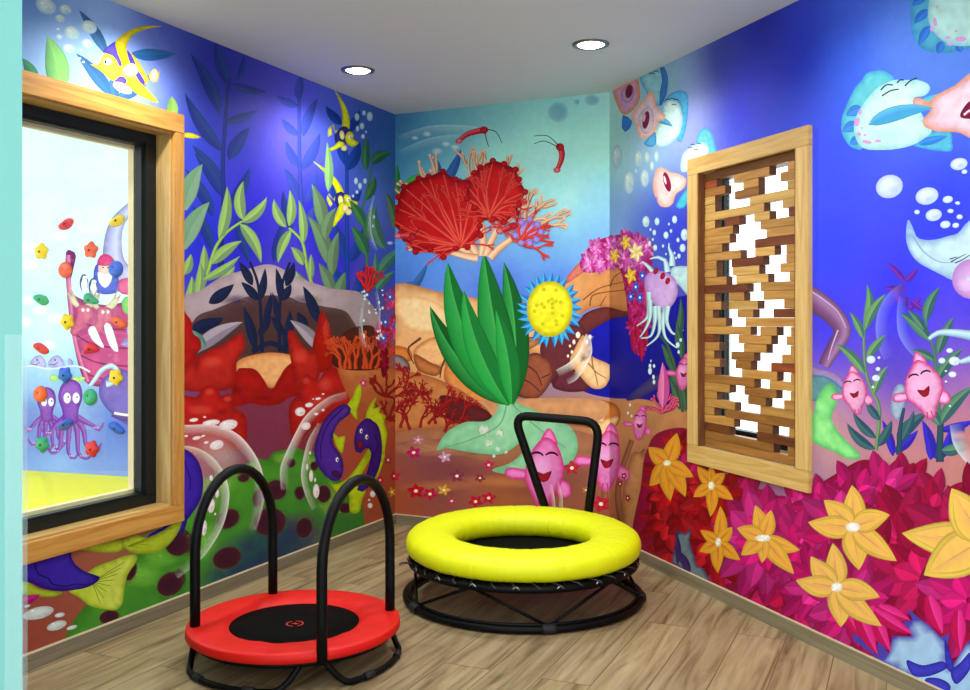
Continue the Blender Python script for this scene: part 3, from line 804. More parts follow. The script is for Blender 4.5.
A.stroke([(302, 240), (301, 200), (299.5, 160), (299, 90)], 5, 3, dk(DV, .95))
BL = (22, 62, 156)
for b2, t, w in (((342, 124), (325.6, 106), 9), ((348, 132), (360, 110), 9), ((345.6, 165), (334, 134), 10), ((346.5, 170), (360, 142), 12), ((345, 210), (332, 178), 10), ((348, 214), (362, 190), 10), ((346, 262), (332, 222), 11), ((350, 262), (364, 226), 11), ((344, 300), (330, 262), 11), ((352, 300), (366, 262), 11)):
    A.leaf(b2, t, w, BL, dk(BL, .85), random.choice((-.1, .1)), dk(BL, .9), tw=.8)
A.stroke([(348, 305), (347, 260), (347, 184), (346, 150)], 5, 3, BL)
# upper-left corner: blue reeds, green blades, bubbles
for b2, t, w, c in (((107, 54), (79, 10), 11, (56, 104, 150)), ((113, 97), (76, 53), 13, (52, 100, 146)), ((132, 54), (176, 53.5), 12, (40, 100, 160)), ((118, 99), (152, 74), 14, (54, 100, 150)), ((116, 100), (110, 78), 9, (56, 100, 150))):
    A.leaf(b2, t, w, c, dk(c, .92), .05, dk(c, 1.05), tw=2)
A.leaf((59, 92), (47, 36), 24, (92, 160, 96), (126, 196, 104), .12, (140, 210, 110), tw=3); A.leaf((36, 84), (22, 58), 12, (40, 116, 80), (60, 140, 96), .1)
A.leaf((172, 118), (171.5, 96), 12, (120, 168, 80), (150, 190, 96), .05)
A.bubbles([(46, 6, 11, 7.6, 28), (65.5, 9.6, 6.6, 5, 20), (60, 18.4, 5.2, 4, 20), (89, 27, 8.2, 6.4, 25), (71.7, 32.8, 8.4, 6.6, 30), (87.5, 43.8, 6.2, 5, 30), (69, 48.5, 6.8, 5, 20), (59.4, 37, 3.6, 2.9, 20), (58, 29, 1.9, 1.5), (81, 50, 1.6, 1.3), (79.6, 58.5, 1.8, 1.4), (83.5, 62, 1.5, 1.2)], c=(206, 226, 214), e=(150, 188, 206))
# yellow and violet striped angelfish above the window
Y = (226, 212, 52)
def angelfish():
    A.shape([(149, 72), (155, 76), (160, 70), (157, 82), (150, 80)], (226, 210, 150), (190, 160, 70), 2)
    A.shape([(105, 51), (115.5, 42), (127, 50), (136, 58), (146, 74), (149, 80), (144, 86), (132, 88), (120, 82), (109, 76), (100, 66)], Y, (190, 150, 30), 5, (232, 206, 80), 1, .3)
    A.shape([(103, 51), (115.5, 41.5), (117, 49), (122, 66), (118, 66), (112, 56)], (92, 74, 190), (64, 50, 160), 3)
    A.shape([(127, 50), (133, 58), (138, 70), (145, 82), (144, 87), (136, 76), (129, 60)], (92, 74, 190), (64, 50, 160), 3)
    A.shape([(114, 81), (121, 76), (127, 80), (125, 85)], (92, 74, 190), (64, 50, 160), 3)
    A.shape([(115, 44), (120, 37), (130, 30), (145, 26), (162, 26.2), (147, 29), (135, 34), (128, 42), (126, 52), (129, 62), (125, 68), (121, 62)], (222, 204, 40), (176, 166, 10), 3)
    A.shape([(128, 79), (138, 81), (146, 88), (158.5, 102.5), (146, 99), (132, 90)], (226, 212, 54), (194, 166, 24), 3)
    A.shape([(90, 64), (98, 64.5), (104, 55), (113, 56), (120, 68), (119, 76), (113, 81), (104, 74), (98, 69)], (224, 204, 60), (196, 164, 34), 3)
    A.disc(130.5, 70, 8, 6.6, (236, 222, 186), (222, 196, 110), -10); A.disc(122.5, 88, 10.5, 4.6, (234, 222, 196), (214, 190, 130), 26); A.disc(154, 75, 3.6, 6.4, (238, 228, 196), (222, 200, 120), 10)
    A.disc(107.6, 61.6, 4.2, 3.3, (246, 240, 240), (210, 200, 200), 10); A.disc(105.4, 61.8, 1.1, 1.6, (20, 20, 40))
angelfish()
A.shape([(184, 133), (192, 133), (201, 137.5), (193, 138.5), (184, 137)], (226, 222, 40), (180, 170, 20), 2)
# two small yellow fish with long fins
FY, FE = (214, 222, 20), (164, 172, 6)
def smallfish(T, e):
    A.shape([T(*q) for q in ((2, 4), (7, -1), (9, -10), (6, -24), (-1, -36), (-7, -44), (-2, -32), (1, -20), (1, -8), (-2, 0))], FY, FE, 1.6)
    A.shape([T(*q) for q in ((-4, 2), (-9, -8), (-7, -9), (-6, -2), (-2, -4))], FY, FE, 1.4); A.shape([T(*q) for q in ((-13, -4), (-10, -8), (-9, 2), (-13, 4))], (224, 220, 120), FE, 1.4)
    A.shape([T(*q) for q in ((0, -6), (6, -6), (10, 1), (8, 9), (2, 12), (-5, 9), (-6, 2))], (40, 40, 120), (26, 26, 90), 2)
    A.shape([T(*q) for q in ((8, -2), (13, 2), (12, 6), (18, 10), (11, 14), (6, 11), (4, 4))], FY, FE, 2); A.shape([T(*q) for q in ((-2, 8), (4, 11), (-2, 15), (-10, 18), (-14, 17), (-7, 13))], FY, FE, 1.6)
    x, y = T(1, 2); A.disc(x, y, 2.4 * e, 4.6 * e, (228, 228, 170), (196, 196, 90), -8); x, y = T(3, 15); A.disc(x, y, 3 * e, 3 * e, (224, 222, 170), (180, 176, 80)); x, y = T(9, 4); A.disc(x, y, 1.6 * e, 2 * e, (244, 244, 236), (220, 220, 190)); x, y = T(9.6, 4.4); A.disc(x, y, .7, .9, (20, 20, 30), None, 0, (0, 0), 6)
smallfish(lambda x, y: (341 + x, 133 + y), 1)
smallfish(lambda x, y: (339 + 1.15 * (x * .86 + y * .5) * .82, 199 + 1.15 * (y * .8 - x * .3)), 1.1)
A.shape([(341, 202), (347, 206), (344, 214), (338, 222), (333, 227.5), (335, 216)], FY, FE, 2); A.disc(345, 208, 3, 4, (228, 226, 170), (190, 186, 80), 20)
# olive and light green weeds
def plant(stem, w, leaves, c1, c2, mid, cs):
    A.stroke(stem, w, w * .6, cs, dk(cs, 1.15))
    for (b2, t, ww, bn) in leaves: A.leaf(b2, t, ww, c1, c2, bn, mid, tw=.5)
LG, LG2, LM = (130, 164, 102), (108, 138, 94), (150, 196, 76)
for b2, t, w in (((184, 210), (202.6, 164), 19), ((183, 249), (209.6, 202), 19)): A.leaf(b2, t, w, (104, 150, 112), (116, 152, 122), -.14, (100, 140, 104), tw=3)
plant([(207, 275), (212, 258), (217, 245), (227, 232), (242, 221.5)], 4, [((219, 239), (227, 186), 12, .12), ((243.5, 220), (243.5, 181), 12, -.2), ((242, 222), (267, 197), 11, .22), ((240, 224), (261, 263), 12, -.16), ((212, 264), (241.7, 241), 12, -.12), ((203, 275), (204, 245), 9, .05), ((184, 275), (191, 254), 10, .1)], LG, LG2, LM, (132, 172, 60))
plant([(198, 300), (205, 282), (208, 272)], 4, [((186, 314), (192, 276), 12, .1), ((197, 300), (200, 262), 11, .1), ((200, 300), (235, 266), 14, .14), ((196, 312), (236, 312), 15, .3), ((203, 280), (240, 256), 9, .1)], LG, LG2, LM, (132, 172, 60))
plant([(318, 310), (312.6, 287), (307, 266.5), (303, 244), (296, 234), (289, 228)], 4, [((303, 244), (298.7, 199.6), 9, .1), ((286, 227), (274, 199), 10, -.18), ((289, 226), (289.6, 190), 10, .14), ((291, 230), (278, 263), 10, .14), ((303, 265), (291, 247), 10, .16), ((311, 279), (311, 254), 7, 0), ((314, 293), (296, 271), 11, -.2), ((318.7, 308), (318, 284), 8, .1), ((318, 312), (293, 312), 12, -.3)], LG, LG2, LM, (132, 172, 60))
OG, OG2, OM = (96, 134, 92), (84, 110, 82), (104, 140, 100)
A.leaf((328, 192), (327, 142), 9, (130, 180, 110), (110, 160, 110), .06, (150, 196, 110)); A.leaf((322, 218), (311.7, 184), 9, (110, 160, 110), (90, 140, 100), .1)
plant([(336, 318), (333.5, 300), (331, 272), (325, 240), (323, 205)], 4, [((323, 228), (312.6, 186), 14, .12), ((330, 266.5), (308, 216), 15, .14), ((332.6, 294), (318.7, 263), 12, .1), ((325.6, 239), (336, 208), 12, -.2), ((332.6, 275), (338.7, 232), 12, -.12), ((338, 303), (345.6, 272), 12, -.1), ((342, 312), (355, 292), 11, -.1)], OG, OG2, OM, (116, 130, 76))
DG, DG2, DM = (44, 112, 74), (34, 94, 66), (70, 140, 70)
plant([(367, 268), (366.5, 247), (362, 207), (365, 200), (372, 164)], 3, [((366.5, 170), (368, 137), 9, -.1), ((371.7, 163.5), (391, 153), 11, -.25), ((365, 200), (375, 176), 9, .15), ((365, 228), (349, 200), 10, .1), ((367, 256), (351, 226), 12, .12), ((369, 240), (373, 206), 9, -.12)], DG, DG2, DM, (60, 110, 70))
for b2, t, w, bn in (((386, 250), (376, 204), 12, -.25), ((394, 230), (385, 192), 10, .16), ((378, 274), (405, 246), 12, -.1), ((376, 290), (395, 271), 9, -.1), ((372, 290), (375, 252), 8, .1)): A.leaf(b2, t, w, (72, 128, 108), (50, 110, 84), bn, (90, 150, 110))
A.arcband([(375, 196), (371, 215), (372, 235), (378, 250)], 4, (200, 225, 235), .7)
A.bubbles([(357, 117, 2.5, 4), (364, 113, 2, 2.8), (369.7, 116.5, 3.1, 4.8), (362, 126, 2.4, 3.6), (357.5, 128.7, 1.8, 3), (363, 136.5, 2, 2.6), (366, 132, 1.1, 1.5), (360, 186, 2, 3.4), (356, 181, 2, 3.6), (365, 181, 1.8, 3), (357, 192, 1.6, 2), (353, 196, 1.3, 1.6), (374, 217, 1.2, 2.2), (373, 226, 1, 2), (390, 243, 3, 1.7), (397, 243, 2.4, 2), (401, 240, 1.7, 1.2)], c=(190, 220, 225), e=(130, 170, 205))
# hollow rock behind
A.shape([(183, 300), (201, 290), (222, 277), (245, 270), (271, 264.5), (300, 278), (330, 288), (365, 296), (365, 335), (183, 345)], (178, 162, 166), (150, 132, 138), 6, (140, 122, 124), 0, 1)
A.shape([(194, 320), (215, 309), (238, 300), (252, 296), (285, 296), (300, 302), (322, 306), (350, 316), (350, 360), (182, 360)], (70, 44, 44), (84, 60, 60), 6)
for q in ((236, 300, 18, 6), (306, 300, 18, 6)): A.soft(*q, (54, 34, 34), .6)
ND = (18, 28, 62)
for b2, t, w in (((258, 300), (241, 282), 9), ((260, 300), (265, 268), 8), ((281, 300), (276, 268), 8), ((282, 300), (291, 284), 9), ((252, 285), (239, 262), 9), ((286, 286), (294, 262), 9), ((264, 325), (271, 292), 7), ((279, 325), (272, 292), 7), ((255, 350), (243, 306), 10), ((285, 350), (290, 310), 10), ((258, 335), (271, 316), 8), ((283, 335), (271, 316), 8), ((209, 303), (234, 284), 12), ((190, 330), (224, 318), 14), ((318, 322), (303, 286), 11), ((306, 330), (297, 312), 10)):
    A.leaf(b2, t, w, ND, dk(ND, .85), .06, dk(ND, 1.1), tw=.8)
A.stroke([(262, 352), (261, 320), (258, 285), (250, 262)], 4, 2.4, ND); A.stroke([(280, 352), (279, 320), (282, 285), (290, 262)], 4, 2.4, ND); A.stroke([(252, 352), (270, 343), (288, 352)], 5, 5, ND)
A.leaf((194, 352), (243, 322), 15, (160, 150, 160), (128, 118, 130), -.12, (158, 148, 160), tw=3); A.leaf((322, 352), (290, 320), 13, (160, 150, 160), (128, 118, 130), .12, (158, 148, 160), tw=3); A.leaf((205, 348), (192, 330), 8, (90, 140, 120), (70, 120, 110), .1)
# tan hollow and red sponge mounds
A.shape([(236, 364), (243, 358), (258, 354), (272, 352.5), (286, 354), (296, 358), (296, 372), (280, 384), (271, 388), (258, 384), (237, 376)], (214, 150, 92), (188, 112, 60), 5, (226, 170, 110), 1, 0)
RD, RE = (184, 26, 20), (134, 12, 10)
def mound(p, c=RD, e=RE, w=7): A.shape(p, c, e, w, dk(c, .82), .3, 1, True, None, .07)
mound([(236, 372), (246, 368), (256, 370), (264, 380), (271, 390), (279, 378), (286, 367), (296, 362), (312, 368), (312, 392), (291, 397), (280, 404), (265, 406), (250, 403), (232, 406)], (166, 16, 12), (136, 10, 8))
mound([(180, 312), (187, 315), (192, 323), (193, 333), (200, 339), (201, 349), (196, 356), (196, 380), (180, 384)], (176, 18, 14))
mound([(196, 358), (210, 350), (222, 345), (232, 338), (241, 333), (245, 342), (243, 352), (237, 360), (236, 374), (232, 388), (206, 392), (180, 388), (180, 372)], (186, 34, 26))
mound([(321, 311), (327, 318), (331, 332), (333, 350), (332, 368), (318, 372), (312, 358), (313, 342), (316, 330)], (176, 14, 10))
mound([(288, 332), (294, 332), (299, 340), (308, 350), (318, 352), (320, 372), (312, 392), (298, 396), (294, 376), (290, 356)], (190, 34, 26))
mound([(180, 400), (196, 397), (203, 388), (210, 385), (218, 390), (221, 396), (229, 393), (234, 398), (233, 407), (244, 414), (247, 424), (245, 446), (230, 450), (180, 452)], (182, 26, 22))
mound([(296, 396), (301, 381), (307, 374), (313, 378), (318, 381), (327, 368), (336, 368), (345, 378), (355, 394), (352, 412), (335, 416), (310, 430), (295, 446), (289, 420), (290, 404)], (184, 26, 22))
for q in ((209, 392, 6, 4), (228, 399, 5, 4), (212, 362, 12, 7), (306, 381, 5, 4), (300, 356, 9, 9), (325, 384, 9, 8), (200, 410, 14, 6), (320, 400, 12, 6), (326, 330, 4, 12)): A.soft(*q, (226, 84, 64), .42)
for q in ((222, 412, 10, 5), (237, 390, 8, 8), (300, 398, 6, 7), (263, 398, 18, 4), (196, 366, 6, 10), (336, 395, 8, 8)): A.soft(*q, (110, 6, 8), .5)
# sea floor on the right of the wall: orange branching coral, little starfish, sponge bits
A.shape([(338, 366), (362, 362), (398, 372), (398, 420), (368, 430), (350, 400)], (196, 120, 66), (170, 84, 44), 8, (150, 66, 34), 0, 1)
A.shape([(334, 366), (340, 338), (352, 328), (372, 326), (378, 340), (379, 368)], (74, 26, 22), (60, 20, 20), 5)
random.seed(21)
for x, an in ((342, -105), (350, -98), (356, -90), (363, -84), (370, -74), (375, -62), (345, -80), (367, -100)): A.coral(x, 369, an, 10.5, 4.6, 4, (190, 56, 24), (218, 88, 42), 36, .8)
A.tuft(392, 300, 11, [(206, 44, 120), (176, 16, 84), (226, 90, 160)], 3, .8, 1.1); A.tuft(396, 327, 14, [(206, 44, 120), (176, 16, 84), (226, 90, 160)], 3, .9, 1.0); A.tuft(382, 335, 12, [(196, 30, 100), (170, 10, 60), (226, 90, 160)], 3, .7, 1.4); A.tuft(384, 362, 9, [(160, 8, 46), (130, 4, 40)], 3, .6, 1.8)
for x, y in ((390, 297), (396, 326), (383, 338), (385, 322)): A.star(x, y, 6, (52, 86, 200), 5, 20, .8, (230, 240, 250))
A.arcband([(364, 300), (362, 325), (366, 345), (372, 345)], 5, (200, 230, 220), .6); A.arcband([(377, 290), (380, 312), (379, 332)], 4, (200, 225, 235), .6)
random.seed(3)
for k in range(26): A.bubble(random.choice((363, 366, 378, 380)) + random.uniform(-3, 3), random.uniform(288, 340), random.uniform(.6, 1.5), random.uniform(.8, 2.2))
random.seed(6)
for an in (-125, -95, -70, -45): A.coral(367, 291, an, 10, 4.6, 2, (186, 22, 22), (210, 50, 44), 34, .8)
random.seed(5)
for x, y in ((384, 396), (388, 420)):
    for an in (-150, -110, -70, -30, 10): A.coral(x, y, an, 9, 3.2, 2, (124, 16, 22), (150, 30, 30), 40)
# green spotted sponge bank
GR = (74, 148, 34)
A.shape([(60, 650), (80, 612), (110, 585), (130, 560), (150, 545), (165, 525), (175, 500), (184, 488), (205, 478), (225, 470), (242, 466), (256, 458), (266, 460), (274, 452), (284, 450), (296, 447), (306, 452), (318, 452), (326, 460), (338, 476), (346, 490), (360, 500), (364, 520), (362, 545), (200, 640), (60, 680)], GR, (52, 112, 30), 8, (46, 104, 44), .6, .8)
for q in ((262, 556, 62, 34, -18), (290, 538, 40, 26, -20), (240, 575, 50, 24, -20)): A.soft(*q[:4], (22, 38, 84), .8, q[4], 2)
for q in ((215, 485, 26, 10), (250, 468, 12, 6), (283, 458, 12, 6), (140, 575, 26, 14), (160, 556, 20, 12), (312, 462, 10, 8), (205, 540, 14, 22), (330, 500, 14, 20)): A.soft(*q, (128, 206, 66), .5)
for cx, cy, rx, ry, ro in ((228, 519, 12, 9, -32), (227, 558, 14.5, 10.5, -20), (270, 522, 16, 14, -15), (258, 498, 5, 9, 10), (276, 490, 10.5, 10, -20), (243.5, 477.5, 6, 4.6, -10), (184, 541, 9, 12, -20), (180, 577, 5, 8, -10), (304, 528, 8, 10, 10), (323.5, 494, 7, 8.5, 0), (299.6, 493, 5, 6.6, 0), (291, 463, 4.4, 4.4, 0), (177, 544, 12, 12, -35), (170, 584, 14, 11, -35), (131, 571, 5, 10, 18), (109, 617, 10, 6.5, -12), (345, 508, 6, 5, 0), (314, 466, 3.6, 4.4, 0)):
    A.soft(cx, cy, rx * 1.4, ry * 1.4, (40, 92, 26), .8, ro); A.disc(cx, cy, rx, ry, (54, 18, 34), (74, 26, 40), ro)
# big clear bubbles
A.soft(196, 470, 40, 46, (226, 170, 180), .3); A.soft(222, 455, 30, 20, (230, 210, 200), .35, 40)
A.arcband([(150, 420), (183, 425), (212, 425), (237, 434), (255, 455), (263, 476), (264, 500), (256, 530)], 11, (236, 226, 220), .9, 1)
A.arcband([(150, 452), (183, 446), (205, 452), (221, 468), (229, 493), (224, 522), (212, 545), (198, 562), (178, 578)], 9, (226, 236, 214), .85, 1)
A.arcband([(346, 392), (331, 396), (316, 406), (304, 418), (296, 432), (290, 444), (284, 457), (280, 470), (281, 490)], 9, (236, 230, 224), .85, -1)
A.arcband([(318, 423), (309, 438), (304, 455), (301, 476), (305, 494), (312, 510)], 7, (226, 232, 214), .8, -1)
A.bubbles([(228, 425, 9.6, 5.2, -12), (211, 422.7, 8.8, 3, -8), (193.6, 420, 4.6, 1.9, -8), (216.5, 445, 7.2, 4.6, -18), (196.5, 438, 4.6, 1.9, -12), (204.5, 417, 1.6, .9), (186, 436, 2, 1.2), (206, 442.5, 2.6, 1.3, -8), (203, 436, 2.6, 1, -20), (211, 505.6, 3.6, 7.4, 5), (204, 528, 2.6, 8, 5), (217, 493.5, 1.9, 4.6, 5), (215, 514, 1, 1.5), (211, 478, 2, 3), (300, 411.7, 5.2, 4.4, -10), (309, 405, 4.2, 2.4, -8), (305.7, 426, 4.8, 4, -10), (318, 398.7, 3, 1.3, -10), (323, 394, 1.6, .8), (313, 399, 1, .7), (316, 414, 2.4, 1.4, -10), (323, 410, 1.6, 1.4), (311, 476, 2.1, 6), (316, 491, 3.2, 7.2), (307, 467, 1.1, 3.6), (310, 453, 1, 2), (315, 480, 1, 2.4), (372.6, 494, 2.8, 3.4), (370, 505.6, 2.6, 2.8), (369, 500, 1.2, 1)], c=(236, 230, 226), e=(206, 190, 190))
# violet and yellow fish: round one half hidden by the window, tail below it
A.shape([(160, 450), (178, 448), (190, 452), (199, 463), (203, 480), (201, 498), (193, 512), (182, 524), (164, 528)], (52, 26, 150), (34, 14, 110), 6, (66, 40, 170), -1, 0)
A.stroke([(184, 460), (187, 470), (190, 478), (190, 490)], 1.2, 1.0, (26, 10, 80)); A.leaf((176, 470), (182, 488), 8, (190, 20, 20), (160, 10, 14), .1)
A.shape([(143, 545), (150, 534), (166, 526), (186, 514), (184, 530), (170, 540), (155, 546)], (48, 24, 138), (30, 14, 100), 4)
A.shape([(79, 549), (98, 543), (121, 540), (124, 546), (118, 552), (98, 552)], (158, 178, 38), (120, 140, 26), 3); A.shape([(121, 542), (136, 535), (146, 538), (160, 532), (172, 524), (182, 514), (180, 528), (172, 541), (160, 551), (142, 554), (128, 551)], (166, 186, 40), (124, 146, 26), 3)
for i in range(6): A.stroke([(128, 546), (142 + i * 6, 548 - i * 4)], .8, .5, (120, 140, 24))
A.shape([(15, 575), (40, 589), (62, 592), (50, 597), (15, 592)], (160, 180, 40), (120, 140, 26), 3)
A.shape([(84, 575), (97, 566), (111, 561), (124, 556), (136, 555), (136, 562), (127, 576), (124, 592), (122, 604), (115, 610), (103, 609), (90, 606), (78, 597), (68, 591), (76, 582)], (172, 192, 46), (136, 158, 26), 4, (196, 208, 84), 1, .3)
for i in range(8): A.stroke([(92, 582), (124 - i * 3.4, 562 + i * 6)], .9, .6, (120, 142, 24))
A.shape([(5, 566), (24, 560), (50, 553), (70, 548), (71, 556), (75, 564), (84, 571), (100, 577), (98, 581), (88, 587), (74, 590), (58, 591), (42, 588), (28, 582), (5, 580)], (46, 22, 134), (30, 12, 96), 5, (60, 40, 160), 1, 0)
A.stroke([(34, 562), (38, 574), (48, 578), (52, 584), (66, 586), (76, 584), (90, 586)], 1.6, .8, (24, 8, 76))
A.leaf((20, 602), (40, 594), 8, (180, 30, 120), (150, 16, 96), .1)
A.bubbles([(38, 613, 16, 6, -14), (56.5, 625.5, 10.4, 4.4, -18), (59.5, 615, 5.2, 2.3, -12), (71.7, 627.5, 5.6, 2, -18), (27, 606, 3.4, 1.4, -12)], c=(206, 218, 208), e=(170, 176, 170))
# pair of long violet fish with yellow fins
PV, PE = (66, 30, 136), (40, 14, 92)
A.shape([(347, 405), (352, 398), (356, 388), (361, 383), (361, 396), (357, 410), (357, 420), (350, 412)], (178, 200, 24), (140, 160, 10), 2)
A.shape([(349, 406), (340, 405), (325, 419), (316, 440), (315, 460), (326, 477), (337, 481), (343, 473), (342, 458), (332.6, 442), (337, 425), (350, 413)], PV, PE, 4, (84, 46, 160), 1, 0)
A.stroke([(343, 408), (328, 424), (321, 444), (321, 460)], 1.6, 1, (34, 12, 84))
A.shape([(333, 433), (338, 437), (345, 436), (344, 444), (342, 453), (336, 446)], (180, 200, 24), (140, 160, 10), 2)
A.shape([(326, 473), (333, 484), (346, 479), (358, 465), (370, 447), (372, 454), (364, 470), (360, 480), (366, 489), (362, 500), (359, 512), (350, 512), (348, 494), (336, 492)], (182, 202, 28), (140, 162, 12), 3)
A.shape([(366, 422), (368, 408), (376, 397), (374, 408), (381, 406), (379, 412), (386, 416), (384, 421), (387, 434), (385, 448), (384, 460), (376, 480), (374, 474), (380, 456), (379, 432)], (186, 204, 30), (146, 164, 14), 2)
A.shape([(366.5, 418), (357, 427), (354, 442), (356, 452), (361, 453), (366, 448), (371, 453), (366, 474), (360, 482), (357, 490), (362, 492), (371, 484), (379, 468), (382, 448), (379, 428), (373, 421)], PV, PE, 4, (50, 20, 110), 1, 0)
A.stroke([(374, 435), (378, 446), (371, 458), (374, 468), (368, 478)], 1.2, 1, (30, 8, 74)); A.disc(359.8, 445, 3, 4.6, (150, 24, 20), (40, 8, 40), 10); A.disc(336, 474, 5, 3.4, (80, 20, 60), (40, 12, 80), 20)
for x, y in ((361, 431), (366.5, 437), (337, 459.6)): A.disc(x, y, 1.5, 2.5, (240, 240, 235)); A.disc(x + .5, y + .4, .7, 1.2, (16, 10, 30))
random.seed(11)
for x, y, c in ((394, 476, (170, 20, 52)), (392, 492, (196, 150, 40)), (380, 480, (180, 24, 60)), (386, 505, (180, 120, 30)), (363, 383, (206, 60, 120)), (388, 460, (150, 60, 60))): A.star(x, y, 5.4, c, 5, random.uniform(0, 70), .8)
muralL = A.done('wall_mural', (0.0, 4.15, .0645, CEIL), [(H1[0] - .02, H1[1] + .02, H1[2] - .02, H1[3] + .02)])
tag(muralL, 'sea mural on left wall with green weeds, red sponges and violet fish', 'mural')
# ================================================================== SHARED MOTIFS THAT RUN ROUND THE RIGHT CORNER
def corner_motifs(A):
    # far water, rock arch and its flowering top
    A.shape([(574, 345), (590, 325), (628, 314), (700, 300), (700, 400), (640, 399), (611, 398), (585, 392), (570, 380)], (18, 20, 150), (16, 18, 140), 5, (12, 14, 112), .3, 1)
    A.shape([(578, 322), (586, 313), (604, 307), (628, 309), (630, 316), (612, 319), (592, 330), (578, 342), (566, 338)], (94, 40, 38), (72, 28, 30), 4)
    A.shape([(545, 298), (560, 284), (572, 272), (590, 266), (622, 266), (630, 280), (632, 310), (606, 307), (586, 311), (560, 330)], (204, 150, 92), (160, 96, 52), 5, (176, 110, 60), 1, .4)
    for p in ([(583, 300), (600, 288), (628, 281)], [(590, 306), (592, 296), (606, 292), (628, 290)], [(610, 287), (614, 277), (622, 272)], [(600, 306), (606, 296)]): A.stroke(p, 1.5, .8, (120, 64, 34), (140, 80, 46))
    A.shape([(568, 276), (580, 262), (596, 256), (600, 262), (584, 272), (566, 284)], (196, 110, 96), (170, 80, 70), 3)
    A.shape([(700, 382), (680, 384), (660, 388), (640, 398), (626, 400), (640, 386), (660, 374), (700, 366)], (64, 52, 96), (40, 36, 110), 4)
    random.seed(31)
    PK = [(224, 104, 184), (200, 40, 140), (236, 150, 206), (182, 20, 116)]
    A.shape([(580, 262), (590, 246), (604, 238), (626, 234), (642, 238), (652, 248), (652, 268), (650, 300), (644, 330), (640, 352), (634, 340), (628, 316), (625, 290), (618, 268), (600, 272), (584, 272)], (168, 14, 104), (140, 8, 84), 4)
    for x, y, r in ((640, 345, 11), (635, 325, 12), (645, 322, 10), (636, 305, 12), (646, 296, 11), (632, 285, 11), (643, 275, 12), (588, 262, 11), (600, 264, 10), (646, 248, 11), (596, 250, 12), (612, 246, 11), (626, 240, 11), (638, 244, 11), (612, 260, 11), (626, 258, 12), (638, 262, 11)):
        cc = [(214, 96, 180), (196, 50, 150), (230, 140, 200)] if y < 275 else [(190, 24, 110), (206, 50, 130), (160, 8, 70)]
        A.tuft(x, y, r, cc, 3, .8, 1.15, .8, .36)
    for x, y, r in ((626, 242.6, 8), (614.8, 255.6, 8), (631, 275.6, 9)): A.star(x, y, r, (226, 186, 50), 5, random.uniform(0, 72), .72, (240, 200, 80))
    A.star(636.5, 252, 10, (236, 214, 150), 6, 20, .8, (224, 190, 60))
    for x, y in ((642.6, 275.6), (631, 296.5), (640, 297.5), (636, 287)): A.star(x, y, 6.4, (54, 84, 196), 5, random.uniform(0, 72), .7, (230, 240, 250))
    for x, y in ((633, 343), (641, 352), (637, 335), (646, 338)): A.leaf((x, y - 14), (x + 1, y + 10), 5, (170, 12, 60), (140, 6, 50), .05)
    # orange boulder at the foot of the corner
    A.shape([(555, 412), (569, 402), (587, 399), (611, 402), (620, 411), (618, 424), (604, 436), (590, 428), (566, 424)], (172, 100, 46), (130, 66, 30), 5, (190, 112, 50), .3, -1)
    A.shape([(590, 428), (612, 417), (619, 418), (612, 430), (602, 438)], (216, 178, 124), (180, 130, 80), 3)
    for x, y in ((588.7, 408), (599.5, 417)): A.soft(x, y, 5.6, 5.6, (240, 226, 196), .8); A.disc(x, y, 3.4, 3.4, (244, 236, 214), (230, 200, 160))
    for p in ([(632, 440), (622, 470), (618, 500), (628, 550)], [(646, 450), (630, 470), (632, 500), (642, 540)], [(612, 440), (604, 470), (606, 510)]): A.stroke(p, 5, 7, (134, 78, 48), (150, 92, 58))
    A.shape([(634, 452), (648, 460), (646, 484), (640, 520), (642, 560), (628, 556), (622, 510), (626, 474)], (178, 122, 74), (140, 86, 50), 6)
def pinkfish(A, x, y, h, rot=0, w=.44, c=(214, 116, 178), face=True):
    cr, sr = math.cos(math.radians(rot)), math.sin(math.radians(rot))
    def T(px, py): px *= h; py *= h; return (x + px * cr - py * sr, y + px * sr + py * cr)
    e = (184, 40, 110)
    A.shape([T(-.22 * w / .44, .02), T(-.46, .0), T(-.5, .08), T(-.42, .14), T(-.2, .12)], dk(c, 1.04), e, h * .05)
    A.shape([T(.2, .1), T(.34, .16), T(.36, .3), T(.26, .34), T(.16, .24)], dk(c, 1.02), e, h * .05)
    A.shape([T(-.06, -.36), T(0.02, -.54), T(.12, -.44), T(.14, -.3)], dk(c, 1.05), e, h * .05)
    A.shape([T(0, -.42), T(.14, -.34), T(.23 * w / .44, -.12), T(.24 * w / .44, .1), T(.15, .32), T(.06, .5), T(-.04, .5), T(-.15, .3), T(-.23 * w / .44, .1), T(-.2 * w / .44, -.14), T(-.12, -.32)], c, e, h * .07, dk(c, .9), 1, .4)
    A.soft(*T(-.04, -.02), h * .16, h * .2, (240, 180, 220), .5)
    for k in (-.03, .03): A.stroke([T(k, .38), T(k * 1.5, .48)], h * .02, h * .01, e)
    if face:
        A.eye(*T(-.1, -.16), h * .085, rot=rot); A.eye(*T(.09, -.17), h * .085, rot=rot)
        A.shape([T(-.1, .02), T(.0, .05), T(.1, .0), T(.06, .13), T(-.03, .15)], (150, 20, 30), (100, 10, 24), h * .03)

